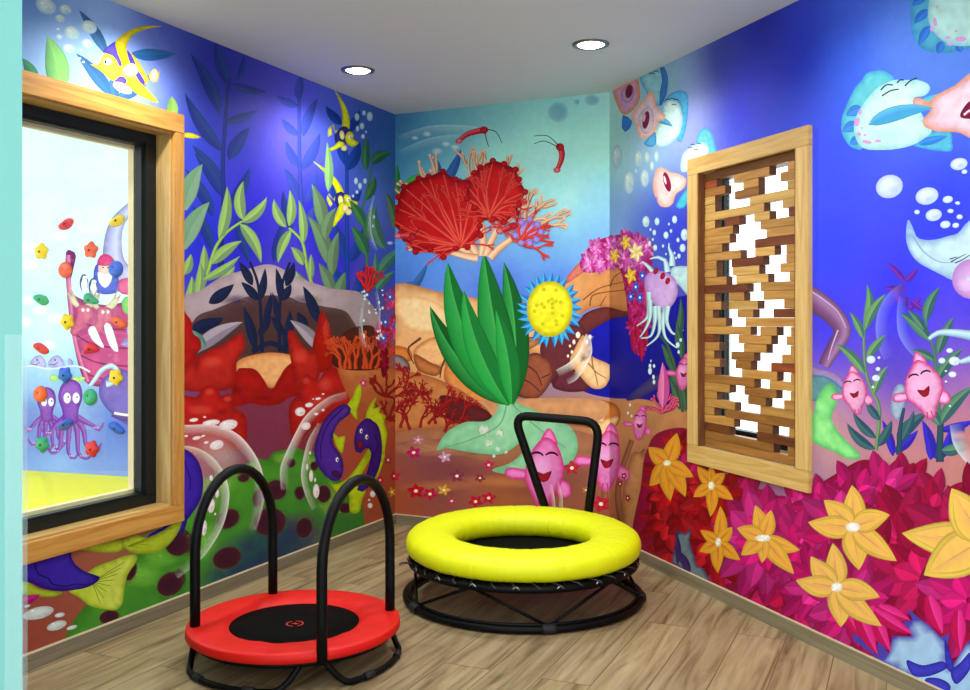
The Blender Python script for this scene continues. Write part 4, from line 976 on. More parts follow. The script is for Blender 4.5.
# ================================================================== MURAL ON THE RIGHT WALL
A = mR = Mural(PR); mR.flat = True
G = [(612, 118, (176, 228, 210)), (616, 150, (170, 226, 214)), (615, 225, (120, 164, 214)), (650, 140, (156, 200, 222)), (690, 112, (160, 166, 232)), (672, 90, (140, 186, 196)), (720, 58, (28, 30, 140)), (742, 100, (64, 68, 236)), (800, 60, (24, 40, 186)), (760, 30, (20, 22, 140)), (640, 300, (15, 20, 132)), (660, 222, (40, 52, 190)), (640, 235, (70, 100, 190)), (680, 230, (30, 36, 190)),  # pale lavender below the ceiling is downlight glow put into the colour
     (850, 60, (54, 96, 226)), (900, 40, (84, 128, 216)), (960, 60, (88, 134, 222)), (830, 170, (56, 78, 250)), (830, 250, (42, 66, 250)), (900, 300, (24, 38, 240)), (950, 210, (38, 58, 245)), (830, 330, (34, 38, 225)), (700, 350, (18, 20, 140)), (900, 370, (40, 44, 190)), (1010, 100, (60, 90, 220)), (1010, 300, (24, 34, 215)),
     (625, 440, (178, 116, 76)), (660, 420, (176, 116, 80)), (680, 440, (160, 96, 66)), (640, 520, (158, 96, 60)), (830, 440, (206, 150, 130)), (900, 450, (198, 132, 108)), (960, 460, (190, 122, 100)), (1010, 460, (190, 122, 100)), (760, 500, (150, 90, 120)), (812, 478, (140, 110, 150)), (700, 560, (140, 14, 44)), (800, 620, (150, 14, 60)), (900, 650, (160, 16, 80))]
A.ground(-.02, 5.3, 0, CEIL + .02, G, 190, 90)
A.shape([(608, 392), (640, 398), (665, 396), (690, 392), (690, 480), (660, 560), (608, 556)], (184, 128, 82), (176, 116, 72), 6, (140, 78, 50), 0, 1)
corner_motifs(A)
# bubbles over the flowering arch
A.bubbles([(617, 157, 5.2, 12), (638.6, 158.5, 4.2, 9), (647, 157, 2.6, 6), (656.6, 156.5, 2.5, 6), (652, 166, 2.2, 5), (629, 182, 5.2, 12), (644.7, 178, 4.2, 9), (636, 171, 1, 2.5), (646, 221.6, 3.5, 5.6), (657, 221.5, 2.5, 4), (654.3, 232.6, 1.9, 3), (650.5, 229.5, 1.1, 1.6), (666, 235.2, 2.6, 3.8), (674.6, 219.5, 2.6, 4), (671, 231, 1.3, 1.9), (684.5, 234.7, 3.7, 6), (678, 240, 1.6, 2.4), (682.6, 248, 3, 4.2), (655.4, 247.7, 2.1, 3.2), (649.8, 243.6, 1.6, 3), (653, 239.5, 1.2, 1.6), (663, 246, 1.2, 1.8), (679, 256, 1.7, 2.6), (674.5, 253, 1.1, 1.5), (676, 258, 1, 1.4), (666, 254, .9, 1.3), (669, 224, 1, 1.5)], c=(206, 226, 214), e=(150, 186, 206))
# laughing teal fish and pale pink fish near the ceiling corner
TE, TP = (84, 176, 222), (206, 240, 232)
A.shape([(640, 78), (650, 70), (662, 67), (667, 76), (666, 94), (660, 106), (652, 103), (645, 90)], (140, 200, 210), (84, 150, 190), 4)
A.shape([(660, 68), (664, 67), (668, 78), (666, 96), (660, 106), (660, 92), (662, 80)], (54, 120, 190), (40, 96, 170), 2)
A.shape([(613, 91), (622, 85), (631, 80), (638, 80), (640, 98), (633, 110), (624, 115), (618, 107)], (206, 154, 194), (216, 136, 70), 5); A.shape([(622, 90), (630, 84), (634, 90), (632, 100), (626, 103), (621, 97)], (196, 160, 190), (170, 110, 150), 3); A.disc(629, 91.5, 3.6, 7, (96, 14, 50), (120, 30, 60), 12)
A.shape([(623, 115), (628, 117), (632, 121), (630, 128), (625, 132), (622, 128)], (50, 120, 200), (40, 96, 180), 2)
A.shape([(664, 103), (668, 96), (676, 91), (684, 91), (688, 96), (688, 112), (686, 128), (681, 142), (676, 136), (682, 112), (676, 100)], TE, (60, 140, 190), 2)
A.shape([(664, 103), (672, 99), (679, 104), (683, 117), (681, 130), (676, 139), (664, 147), (654, 145), (652, 138), (656, 128), (662, 118)], TP, (140, 190, 200), 4)
A.shape([(644, 144), (648, 138), (655, 132), (656, 144), (650, 147)], TE, (50, 120, 190), 2); A.leaf((656, 120), (673, 127), 6, (90, 170, 200), (70, 150, 190), -.2)
A.shape([(631, 115), (640, 104), (651, 91), (655, 98), (657, 108), (665, 115), (664, 120), (658, 122), (656, 130), (650, 136), (643, 139), (638, 135), (636, 124)], (232, 204, 214), (232, 164, 110), 4); A.shape([(638, 118), (648, 106), (654, 116), (652, 130), (644, 134)], (216, 194, 204), (200, 170, 180), 3); A.disc(646, 120, 3.2, 9, (140, 20, 70), (90, 10, 50), 10); A.disc(644.4, 118, 1, 4, (230, 200, 205), (220, 180, 190), 10)
for x, y, r in ((652, 75, 3), (656, 73, 3), (668, 101, 2.6), (672, 100, 2.4), (676, 101, 2.6), (674, 106, 2.6)): A.eye(x, y, r)
A.shape([(696, 143), (698, 134), (705, 127), (712, 133), (715, 143), (716, 154), (704, 156), (694, 152)], (100, 186, 200), (70, 150, 200), 3); A.shape([(695, 144), (703, 142), (709, 148), (706, 158), (694, 168), (682, 172), (681, 160), (686, 150)], (200, 228, 224), (150, 200, 210), 4)
for x, y in ((690, 149), (693, 146), (696, 151), (699, 145)): A.eye(x, y, 2.6)
A.shape([(676, 207), (681, 196), (689, 188), (689, 200), (683, 208)], (70, 176, 200), (40, 140, 190), 2)
A.shape([(654, 177), (658, 168), (664, 168), (670, 172), (679, 174), (686, 179), (684, 188), (676, 194), (673, 203), (668, 207), (660, 206), (656, 198), (653, 190)], (226, 186, 186), (214, 160, 130), 5, (236, 206, 206), 1, 0); A.disc(667, 182, 3.4, 10, (140, 14, 60), (110, 8, 50), -14); A.disc(665, 180, 1.1, 4.4, (240, 220, 220), (230, 200, 200), -14)
A.soft(662, 197, 6, 6, (244, 214, 206), .6)
# pale lilac lily-squid with white tentacles
WT = (176, 210, 214)
for p, a_, b2 in (([(672, 266), (672, 256), (669, 248), (669, 243)], 7, 1), ([(668, 272), (665, 260), (658, 257), (650, 259)], 7, 1), ([(656, 276), (650, 268), (643, 262), (640, 264)], 6, 1)): A.stroke(p, a_, b2, WT, dk(WT, 1.1))
A.shape([(672, 268), (684, 266), (690, 270), (690, 296), (680, 286), (672, 278)], WT, dk(WT, .85), 3)
A.shape([(646, 276), (654, 271), (666, 272), (676, 280), (678, 294), (672, 306), (664, 311), (657, 308), (650, 298), (645, 288)], (186, 146, 206), (156, 112, 184), 5, (204, 170, 216), 1, 0)
for x, y in ((656, 271), (663, 276), (668, 281)): A.disc(x, y, 2.4, 3.6, (170, 24, 40), (120, 10, 24), 20)
for p in ([(649, 292), (649, 308), (647, 318), (637, 326)], [(650, 300), (650, 318), (644, 332), (640, 337)], [(658, 306), (660, 322), (658, 336), (647, 346)], [(666, 308), (663, 322), (666, 338), (677, 348)], [(668, 306), (667, 322), (674, 334), (684, 330)], [(655, 306), (655, 322), (651, 336), (641, 338)]): A.stroke(p, 6, 1, WT, dk(WT, 1.12), 3)
# dark weeds, coral fish and small coral at the left of the screen
for b2, t, w in (((676, 345), (681, 298), 8), ((682, 360), (676, 322), 8), ((674, 372), (662, 344), 9), ((678, 395), (668, 356), 9), ((683, 402), (688, 350), 9), ((680, 410), (670, 378), 9), ((686, 412), (678, 370), 8)): A.leaf(b2, t, w, (56, 92, 70), (40, 74, 66), .1, (76, 110, 70))
A.stroke([(683, 412), (678, 380), (670, 350), (660, 335)], 3, 2, (60, 90, 60))
pinkfish(A, 607, 458, 66, 4, .36); pinkfish(A, 684, 372, 36, 6, .4)
random.seed(8)
for an in (-160, -130, -100, -70, -40, -15): A.coral(663, 412, an, 9, 3.4, 2, (184, 40, 84), (220, 100, 140), 40, .8)
A.leaf((663, 408), (663, 362), 12, (210, 100, 160), (190, 70, 140), .05, (230, 140, 180)); pinkfish(A, 640, 423, 34, 6, .36)
A.bubbles([(650, 366, 1.4, 2.4), (654, 366, 1.2, 2), (650, 371, 2, 3.6), (653.5, 377, 1.3, 2.4), (651, 361, .8, 1.4), (654, 382, 1.4, 2.4), (678, 345, 2, 3), (681, 340, 1.3, 2), (679, 352, 1.2, 2), (630, 405, 1.2, 1.8), (628, 413, 1, 1.6), (632, 416, .9, 1.4)], c=(220, 226, 230))
# teal fish at the top right edge
def spots(l):
    for x, y, rx, ry, r in l: A.disc(x, y, rx, ry, (206, 150, 206), (196, 140, 200), r, (0, 0), 10)
A.shape([(911, -30), (911, 10), (912, 32), (920, 47), (932, 52), (945, 53), (960, 51), (975, 46), (1000, 40), (1000, -30)], (72, 158, 190), (50, 130, 180), 4)
for b2, t, w in (((929, 10), (914, 24), 9), ((930, 26), (919, 46), 9), ((943, 42), (938, 54), 9), ((958, 44), (962, 52), 8), ((926, -4), (912, 6), 9)): A.leaf(b2, t, w, (44, 110, 200), (40, 100, 190), .1)
A.shape([(931, -30), (929, 0), (928, 18), (934, 32), (945, 42), (958, 46), (975, 45), (1000, 38), (1000, -30)], (168, 212, 206), (130, 186, 196), 6)
spots([(935, 22, 2, 4.4, -10), (937, 7, 1.4, 1.8, 0), (932, 29, 2, 2.6, -20), (938, 34, 1.5, 1.3, 0), (948, 37.6, 2.6, 1.7, 10), (961, 39, 6, 2.4, 0), (950, 44, 3.4, 1.4, 0), (956, 31, 1.6, 1, 0)])
# teal fish meeting a pink fish
A.shape([(862, 80), (866, 74), (874, 71), (884, 71), (894, 79), (884, 88), (872, 100), (864, 116), (860, 132), (862, 149), (850, 146), (842, 133), (842, 118), (848, 102), (855, 88)], (96, 190, 204), (64, 160, 200), 4)
for b2, t, w in (((862, 108), (846, 116), 11), ((858, 124), (842, 132), 11), ((860, 138), (850, 145), 9)): A.leaf(b2, t, w, (60, 130, 214), (56, 124, 210), .1)
A.shape([(913, 145), (922, 138), (932, 132), (950, 132), (952, 142), (951, 151), (932, 150)], (84, 176, 206), (60, 150, 196), 3); A.leaf((918, 144), (948, 136), 8, (54, 130, 214), (50, 120, 205), 0)
A.leaf((918, 104), (944, 92), 12, (84, 176, 210), (54, 130, 210), .2)
A.shape([(894, 80), (906, 80), (918, 80), (928, 84), (930, 90), (924, 96), (914, 98), (920, 110), (926, 122), (932, 131), (922, 140), (910, 146), (896, 149), (880, 150), (866, 149), (858, 143), (854, 130), (856, 117), (862, 106), (872, 93), (882, 85)], (190, 228, 222), (150, 206, 214), 7)
A.soft(905, 106, 14, 9, (226, 244, 236), .7); A.soft(888, 135, 24, 9, (150, 200, 214), .5)
spots([(857, 122, 2.6, 4.6, 10), (860, 112, 1.6, 3, 10), (859, 134, 2.4, 1.7, 20), (867, 142, 5, 1.7, 10), (878, 141, 3.4, 1.3, 5), (865, 135, 1.7, 1, 0), (862, 128, 1, 1, 0)])
for p in ([(881, 90), (886, 85), (893, 85)], [(882, 96), (890, 91), (899, 89)], [(897, 83), (900, 80), (904, 80)], [(905, 86), (910, 81), (917, 78)]): A.stroke(p, 1.4, 1.2, (24, 24, 34), (24, 24, 34), 2)
A.shape([(975, 70), (966, 76), (957, 84), (946, 90), (935, 96), (928, 102), (921, 98), (914, 98), (913, 104), (916, 112), (924, 111), (931, 110), (922, 121), (924, 126), (935, 131), (948, 132), (960, 133), (975, 140), (1000, 144), (1000, 60)], (214, 178, 190), (208, 140, 104), 6)
A.shape([(975, 76), (962, 86), (946, 94), (936, 103), (938, 112), (932, 120), (940, 127), (958, 128), (975, 134), (1000, 136), (1000, 66)], (226, 200, 214), (214, 172, 190), 5); A.shape([(960, 116), (970, 101), (990, 96), (990, 118), (972, 119)], (120, 14, 60), (90, 8, 44), 3); A.stroke([(964, 115), (972, 109), (985, 106)], 2.4, 1.6, (240, 220, 225))
A.leaf((868, 125), (934, 108), 15, (84, 176, 206), (64, 156, 200), -.13, (70, 140, 214))
A.bubbles([(959, 164, 8.7, 6, -12), (964.5, 171.7, 3, 2.3, -12), (889.4, 186.5, 13.7, 11.6, -18), (927, 196, 11.6, 8.6, -14), (947.8, 199.4, 5.2, 3.6, -10), (933.7, 215, 8.2, 6, -12), (945.3, 224.5, 5.2, 3.8, -10), (955.7, 225.3, 3.5, 2.7, -10), (917, 212, 2.9, 2.3), (950.5, 211, 3.2, 2.2), (959.6, 216.8, 3.2, 2.5), (957.6, 203, 2.6, 1.8), (974, 180, 3, 3)], c=(214, 228, 240), e=(170, 190, 226))
# white and pink squid at the right edge
A.shape([(908, 220), (913, 228), (917, 237), (926, 240), (938, 239), (948, 236), (958, 233), (968, 222), (985, 215), (990, 290), (952, 280), (944, 276), (930, 269), (918, 262), (910, 252), (906, 238)], (172, 206, 224), (130, 166, 206), 6, (196, 224, 232), 0, -1)
A.stroke([(913, 236), (924, 252), (940, 262), (955, 262)], 1.6, .6, (130, 170, 206))
A.disc(972, 279, 20, 20, (206, 166, 216), (170, 120, 190)); A.soft(966, 285, 10, 9, (226, 196, 230), .6)
for p in ([(951, 262), (958, 258), (966, 254)], [(955, 263), (962, 260), (970, 255)], [(950, 259), (957, 257)]): A.stroke(p, 1.2, .7, (30, 20, 40), (30, 20, 40), 2)
# weeds and rocks on the right
A.stroke([(808, 297), (818, 303), (830, 312), (840, 324), (842, 334), (835, 346), (828, 358), (824, 366)], 24, 12, (122, 78, 124), (156, 116, 160), 4)
for p in ([(812, 292), (824, 300), (838, 312), (846, 328)], [(838, 330), (832, 346), (828, 360)]): A.stroke(p, 2, 1, (190, 160, 206), (206, 180, 220))
A.shape([(806, 366), (820, 368), (838, 374), (846, 384), (860, 390), (840, 392), (820, 378), (806, 376)], (150, 124, 180), (110, 84, 150), 3); A.shape([(806, 378), (824, 376), (838, 384), (846, 396), (806, 400)], (90, 140, 150), (60, 110, 140), 3)
PU = (104, 40, 160)
for b2, t in (((905, 282), (887, 262)), ((905, 282), (918, 268)), ((902, 290), (885, 288)), ((908, 310), (922, 296)), ((906, 286), (896, 300)), ((910, 300), (926, 312))): A.leaf(b2, t, 6, PU, dk(PU, .85), .05, dk(PU, 1.2))
A.arcband([(901, 284), (890, 292), (880, 306), (876, 325), (878, 345), (884, 360)], 12, (150, 160, 240), .5, -1); A.arcband([(899, 296), (897, 315), (899, 335), (908, 350), (920, 362)], 10, (150, 170, 236), .5, -1)
A.shape([(893, 392), (899, 384), (905, 388), (904, 408), (898, 420), (891, 412)], (150, 170, 190), (110, 130, 170), 3)
BV = (52, 40, 186)
for b2, t, w in (((893, 456), (882, 420), 9), ((894, 452), (918, 430), 10), ((933, 458), (922, 420), 11), ((934, 458), (956, 440), 10), ((931, 460), (926, 432), 9), ((940, 430), (975, 420), 9), ((945, 450), (950, 430), 8)): A.leaf(b2, t, w, BV, dk(BV, .85), .1, dk(BV, 1.1), tw=.6)
GL, GL2 = (94, 142, 96), (66, 108, 100)
plant2 = [((864, 327), (867, 284), 10, .2), ((866, 329), (886, 294), 10, -.15), ((863, 338), (850, 312), 8, .1), ((867, 359), (886, 335), 9, -.1), ((865, 374), (836, 344), 10, .14), ((874, 394), (888, 366), 9, -.12)]
A.stroke([(876, 450), (879, 425), (879, 406), (872, 390), (866, 372), (864, 345), (865, 322)], 4, 2.5, (88, 130, 90), (120, 160, 100))
for b2, t, w, bn in plant2: A.leaf(b2, t, w, GL, GL2, bn, (126, 168, 100), tw=.6)
TL, TL2 = (52, 92, 104), (40, 74, 96)
for b2, t, w, bn in (((875, 449), (847, 423), 10, -.2), ((876, 438), (853, 412), 9, -.15), ((878, 446), (892, 420), 10, .1), ((897, 440), (928, 412), 13, -.1), ((899, 444), (914, 410), 9, .12), ((880, 420), (866, 400), 8, -.1)): A.leaf(b2, t, w, TL, TL2, bn, (70, 112, 104), tw=.6)
A.stroke([(899, 455), (900, 430), (904, 408)], 6, 3, TL2); A.stroke([(940, 462), (940, 440), (941, 420)], 8, 6, TL2); A.stroke([(940, 420), (937, 385), (934, 350), (926, 325), (936, 298)], 4, 2.5, (70, 120, 90))
for b2, t, w, bn in (((930, 341), (900, 313), 12, .12), ((926, 322), (940, 287), 11, -.18), ((938, 354), (954, 317), 11, -.1), ((937, 381), (963, 349), 12, -.15), ((940, 425), (975, 386), 13, -.15), ((934, 360), (912, 350), 9, .1), ((940, 425), (922, 404), 10, .1), ((942, 450), (965, 445), 12, .2), ((924, 330), (908, 310), 8, .1)): A.leaf(b2, t, w, (66, 116, 100), (50, 92, 96), bn, (110, 150, 104), tw=.8)
for p in ([(929, 339), (938, 333), (955, 333), (985, 338)], [(960, 362), (975, 358), (990, 356)]): A.stroke(p, 4, 12, (160, 200, 224), (190, 220, 236))
A.arcband([(950, 425), (954, 445), (966, 462), (980, 470)], 14, (206, 210, 220), .8, -1)
A.shape([(815, 406), (820, 392), (830, 383), (836, 390), (838, 400), (833, 412), (832, 421), (842, 436), (858, 452), (860, 458), (848, 459), (834, 452), (820, 446), (812, 440), (812, 424)], (118, 206, 120), (80, 170, 100), 5, (140, 222, 130), .5, 1)
random.seed(14)
for k in range(7): A.soft(random.uniform(818, 832), random.uniform(396, 440), 5, 7, (170, 236, 150), .4)
pinkfish(A, 854, 391, 48, -8, .48, (236, 166, 208)); pinkfish(A, 923, 387, 66, -14, .54, (238, 166, 212))
A.bubbles([(871, 359.6, 4.4, 4, 0), (879, 357.6, 1.5, 1.3), (878, 369, 2.4, 2.1), (876, 378, 4, 3.2), (949.6, 350.5, 3.4, 2.4), (942, 360.6, 3.6, 3), (954.5, 361, 5.6, 4.4), (952.5, 374.4, 4, 3), (946, 371, 1.4, 1), (946, 381.5, 1.4, 1), (873, 387, 1.4, 1.4), (950, 406, 1.2, 1)], c=(220, 228, 238), e=(180, 200, 226))
# the bank of pink and red blossoms
A.shape([(642, 480), (648, 448), (660, 432), (690, 430), (705, 462), (742, 482), (790, 498), (812, 488), (836, 474), (862, 460), (884, 464), (900, 470), (930, 474), (952, 500), (1000, 520), (1000, 760), (860, 690), (760, 640), (640, 575)], (136, 10, 50), (120, 8, 44), 6, (150, 14, 70), 1, .2)
random.seed(42)
RC = [(170, 12, 24), (140, 6, 20), (190, 24, 34)]; CC = [(168, 12, 62), (150, 8, 56), (182, 22, 84)]; MC = [(196, 26, 112), (180, 16, 92), (206, 42, 132), (186, 20, 104)]
for x, y, r, cc, n in ((670, 552, 24, RC, 9), (676, 450, 18, RC, 9), (660, 472, 17, RC, 9), (690, 474, 24, CC, 9), (668, 522, 32, RC, 10), (690, 510, 32, RC, 10), (668, 492, 26, RC, 10), (760, 600, 44, CC, 10), (718, 570, 38, CC, 10), (740, 505, 34, CC, 10), (716, 500, 34, RC, 10), (790, 590, 46, CC, 10), (716, 545, 40, RC, 11), (812, 635, 44, CC, 10),
                       (800, 508, 30, MC, 9), (776, 560, 44, MC, 10), (764, 540, 52, MC, 13), (822, 508, 30, MC, 9), (800, 545, 40, MC, 10), (905, 496, 40, CC, 9), (932, 512, 40, CC, 9), (884, 494, 36, MC, 9), (856, 498, 34, MC, 9), (845, 530, 48, MC, 11), (900, 540, 56, CC, 10), (870, 575, 50, CC, 10), (925, 580, 60, CC, 10), (960, 540, 56, CC, 9), (820, 585, 44, MC, 10), (970, 600, 54, MC, 9), (850, 605, 50, MC, 11), (1000, 660, 60, CC, 9), (985, 520, 50, CC, 9)):
    A.head(x, y, r, cc, n)
# blue grey stones showing between them
BG = (104, 120, 124)
A.shape([(679, 530), (686, 534), (692, 527), (690, 540), (698, 566), (704, 568), (712, 582), (700, 590), (686, 570), (672, 562), (674, 552)], BG, (60, 50, 90), 2, smooth=False)
for b2, t in (((678, 565), (676, 530)), ((688, 572), (674, 546)), ((690, 574), (682, 552))): A.leaf(b2, t, 6, (60, 40, 92), (44, 30, 80), .1)
A.shape([(908, 607), (919, 617), (930, 625), (942, 637), (951, 634), (948, 648), (952, 668), (970, 640), (1000, 660), (1000, 740), (940, 700), (906, 674), (877, 657), (855, 640), (854, 633), (866, 640), (878, 656), (880, 640), (890, 653), (894, 636), (913, 636), (904, 622), (914, 620)], (158, 190, 218), (70, 60, 160), 3, (140, 180, 220), 0, 1, False)
for p in ([(908, 660), (924, 665), (944, 661), (948, 668), (930, 676), (914, 675)], [(946, 640), (952, 655), (956, 672), (948, 668)], [(952, 672), (962, 662), (972, 652), (972, 668), (958, 684)], [(926, 680), (940, 678), (952, 686), (944, 700)]): A.shape(p, (56, 56, 180), (36, 34, 140), 3)
for x, y, r in ((850, 612, 0), (866, 616, 0)): A.leaf((x - 10, y - 20), (x + 14, y + 26), 15, (206, 30, 110), (186, 16, 80), .1, (220, 60, 140), tw=3)
for b2, t, w in (((872, 606), (892, 652), 16), ((858, 606), (879, 655), 16), ((880, 606), (912, 620), 14), ((876, 610), (914, 634), 14), ((930, 596), (944, 634), 18), ((960, 610), (962, 652), 16)): A.leaf(b2, t, w, (206, 30, 116), (180, 14, 80), .06, (222, 64, 150), tw=4)
# yellow flowers
random.seed(77)
YL = (220, 160, 36); YI = (206, 116, 44)
A.flower((667.7, 463), [(677.4, 433), (649, 447), (650, 486), (671, 501), (686, 497), (694, 477, .9)], 15, YL, YI, (236, 230, 190), (4, 3))
A.flower((712, 485.6), [(698, 466), (711, 464, .7), (726, 473), (734, 500), (711, 517), (694, 497)], 11, YL, YI, (236, 230, 190), (3.4, 4.4))
A.flower((719, 542), [(721, 506), (733, 527), (741, 560), (718.6, 573), (700, 551), (701, 530, .8)], 12, (226, 168, 40), YI, (236, 230, 200), (3, 4.6))
A.flower((764, 538), [(756, 505), (762, 519, .8), (772, 510), (801, 550), (795, 574, 1.1), (763, 563, .8), (742, 555), (738, 528)], 15, (230, 178, 60), (216, 140, 76), (240, 236, 220), (8, 3.6))
A.flower((854, 527), [(853, 485), (825, 500), (809, 522), (860, 570, 1.15), (898, 561), (891, 515)], 21, (232, 190, 76), (222, 156, 96), (244, 240, 228), (7.4, 5))
A.flower((838, 587), [(834, 543), (812, 556), (797, 580), (842, 627, 1.1), (883, 626), (881, 597)], 20, (232, 192, 84), (222, 156, 96), (244, 240, 228), (5.8, 4.8))
A.flower((984, 540), [(903, 533, 1.0), (925, 575, 1.3), (953, 488, 1.1), (1020, 500), (1010, 600)], 32, (232, 196, 84), (222, 160, 100), (244, 240, 228), (8, 6))
for x, y in ((624, 476), (620, 484), (628, 498)): A.star(x, y, 4, (150, 30, 50), 5, 10, .8)
muralR = A.done('wall_mural', (0.0, 5.2, .0645, CEIL), [(s0 - .02, s1 + .02, sz0 - .02, sz1 + .02)])
tag(muralR, 'sea mural on right wall with yellow flowers, pink blossoms and teal fish', 'mural')

# ================================================================== MURAL ON THE BACK WALL
A = mB = Mural(PB); mB.gain = 1.35; mB.flat = True
G = [(398, 118, (40, 92, 140)), (398, 160, (60, 130, 168)), (420, 140, (72, 136, 160)), (460, 112, (90, 150, 158)), (500, 110, (110, 166, 164)), (560, 105, (120, 176, 172)), (606, 105, (140, 190, 184)), (440, 180, (112, 186, 194)), (500, 165, (164, 236, 206)), (550, 155, (170, 244, 208)), (600, 150, (166, 234, 206)), (560, 200, (160, 232, 220)), (604, 195, (140, 196, 220)), (600, 240, (104, 156, 216)), (540, 240, (90, 146, 210)), (560, 290, (56, 90, 200)), (500, 290, (54, 90, 200)), (430, 270, (76, 128, 210)), (400, 240, (76, 132, 206)), (404, 280, (56, 92, 176)),
     (420, 400, (170, 110, 64)), (400, 500, (148, 70, 34)), (450, 440, (120, 70, 62)), (500, 500, (156, 88, 46)), (560, 500, (140, 80, 52)), (600, 440, (176, 116, 74)), (606, 520, (140, 76, 48)), (420, 460, (124, 66, 66)), (440, 470, (112, 52, 60)), (500, 470, (150, 84, 52)), (560, 480, (120, 66, 52)), (400, 440, (130, 70, 56))]
A.ground(-.02, BLEN + .02, 0, CEIL + .02, G, 60, 90)
for p, w in (([(398, 136), (430, 126), (470, 126), (500, 134)], 9), ([(400, 150), (430, 138), (462, 134)], 8), ([(555, 205), (568, 190), (574, 170)], 10), ([(545, 218), (566, 205), (578, 186)], 8)): A.arcband(p, w, (190, 230, 210), .4)
for x, y, r in ((437, 151, 6), (446, 144, 5), (415, 138, 4), (427, 134, 5), (455, 147, 5)): A.soft(x, y, r, r * .6, (206, 232, 206), .7)
for x, y, rx, ry in ((558, 112, 11, 11), (592, 100, 8, 6), (577, 102, 3, 3)): A.soft(x, y, rx, ry, (70, 116, 150), .6, 0, 4); A.soft(x - 2, y + 1, rx * .5, ry * .5, (120, 160, 170), .5)
NB = (46, 92, 150)
for b2, t, w in (((438, 184), (436, 157), 8), ((443, 186), (461, 149), 10), ((446, 186), (462, 178), 7), ((404, 300), (428, 262), 8), ((398, 290), (420, 280), 8)): A.leaf(b2, t, w, NB, dk(NB, .88), .08, dk(NB, 1.05), tw=1)
A.leaf((396, 200), (397, 164), 7, (50, 128, 66), (36, 110, 60), .05); A.leaf((404, 184), (423, 172), 8, (70, 150, 60), (44, 124, 60), .15)
# sandstone ledge
SS = (214, 174, 120)
corner_motifs(A)
A.shape([(392, 290), (397, 284), (410, 284), (440, 292), (470, 297), (500, 302), (530, 300), (548, 292), (566, 300), (570, 330), (566, 352), (545, 356), (520, 352), (500, 360), (486, 378), (500, 398), (470, 404), (440, 394), (420, 380), (400, 372), (392, 352)], SS, (170, 110, 60), 6, (198, 142, 86), 0, 1)
for p, c, e in (([(396, 300), (410, 296), (436, 302), (452, 318), (440, 332), (414, 332), (398, 318)], (226, 190, 138), (206, 156, 98)), ([(413, 352), (430, 338), (446, 340), (450, 356), (444, 366), (424, 366)], (216, 166, 108), (170, 106, 54)), ([(388, 346), (400, 346), (410, 350), (412, 360), (398, 362), (386, 354)], (194, 116, 50), (150, 84, 36)), ([(450, 360), (470, 372), (490, 392), (500, 404), (478, 404), (456, 392), (444, 378)], (200, 128, 66), (150, 84, 40)), ([(414, 354), (430, 362), (442, 368), (436, 376), (418, 370)], (170, 104, 54), (120, 66, 36)),
                ([(494, 322), (516, 318), (536, 324), (528, 340), (505, 346), (492, 340)], (224, 190, 138), (190, 140, 90)), ([(490, 352), (510, 344), (540, 338), (536, 346), (512, 356), (492, 362)], (190, 122, 70), (130, 72, 44))): A.shape(p, c, e, 5)
for p in ([(421, 338), (409, 347), (408, 352), (414, 364)], [(449, 352), (442, 366), (440, 378)], [(500, 350), (520, 340), (545, 336)], [(490, 336), (508, 332), (516, 322)], [(470, 372), (492, 396)]): A.stroke(p, 2.6, 1, (94, 44, 34), (110, 56, 40))
A.shape([(490, 336), (504, 334), (512, 336), (520, 342), (510, 348), (494, 356), (486, 352)], (92, 44, 40), (70, 32, 30), 4)
A.shape([(494, 366), (506, 364), (516, 370), (514, 382), (500, 384), (488, 378)], (16, 20, 130), (20, 20, 100), 3); A.shape([(490, 384), (506, 378), (516, 384), (518, 396), (496, 398)], (80, 76, 120), (60, 50, 90), 3)
A.shape([(388, 356), (402, 356), (410, 366), (404, 374), (388, 374)], (126, 116, 110), (70, 50, 50), 4)
# hollow log end and its dark shade side
A.shape([(544, 338), (560, 328), (580, 324), (586, 334), (580, 346), (572, 362), (560, 372), (552, 384), (546, 366), (540, 352)], (92, 38, 44), (74, 28, 36), 5)
A.shape([(552, 384), (560, 372), (570, 362), (578, 372), (590, 386), (584, 391), (569, 392), (556, 389)], (88, 34, 46), (66, 24, 36), 4)
A.shape([(583, 335), (588, 346), (592, 356), (602, 361), (610, 365), (612, 372), (608, 382), (603, 388), (592, 388), (580, 376), (570, 362), (574, 350)], (216, 176, 126), (176, 124, 76), 5)
for p in ([(592, 356), (594, 370), (606, 378)], [(584, 360), (594, 370), (598, 386)]): A.stroke(p, 1.6, .8, (150, 96, 60))
A.shape([(519, 372), (522, 358), (530, 354), (538, 353), (550, 362), (553, 376), (546, 390), (536, 399), (524, 398), (515, 394), (514, 384)], (122, 62, 42), (86, 38, 30), 5, (140, 76, 50), 1, -.3)
for p in ([(524, 364), (536, 372), (542, 386)], [(550, 374), (541, 378)], [(521, 378), (532, 384), (540, 392)]): A.stroke(p, 1.6, 1, (80, 34, 28))
A.arcband([(586, 334), (580, 350), (570, 362), (556, 370)], 8, (236, 226, 206), .85, -1); A.arcband([(590, 336), (592, 352), (586, 366), (576, 380), (568, 384)], 6, (236, 226, 214), .8, 1)
A.bubbles([(578, 335, 2.4, 3.4), (574, 342, 1.6, 2.6), (570, 346, 1.2, 1.6), (590, 337, 1.8, 2.6), (587, 342, 1.6, 2.6), (572, 352, 1.4, 2), (568, 356, 1.2, 1.8), (522, 348, 2, 3.4), (523, 354, 1.2, 2), (521, 340, 1, 1.6), (525, 343, 1, 1.4)], c=(236, 226, 214), e=(210, 180, 160))
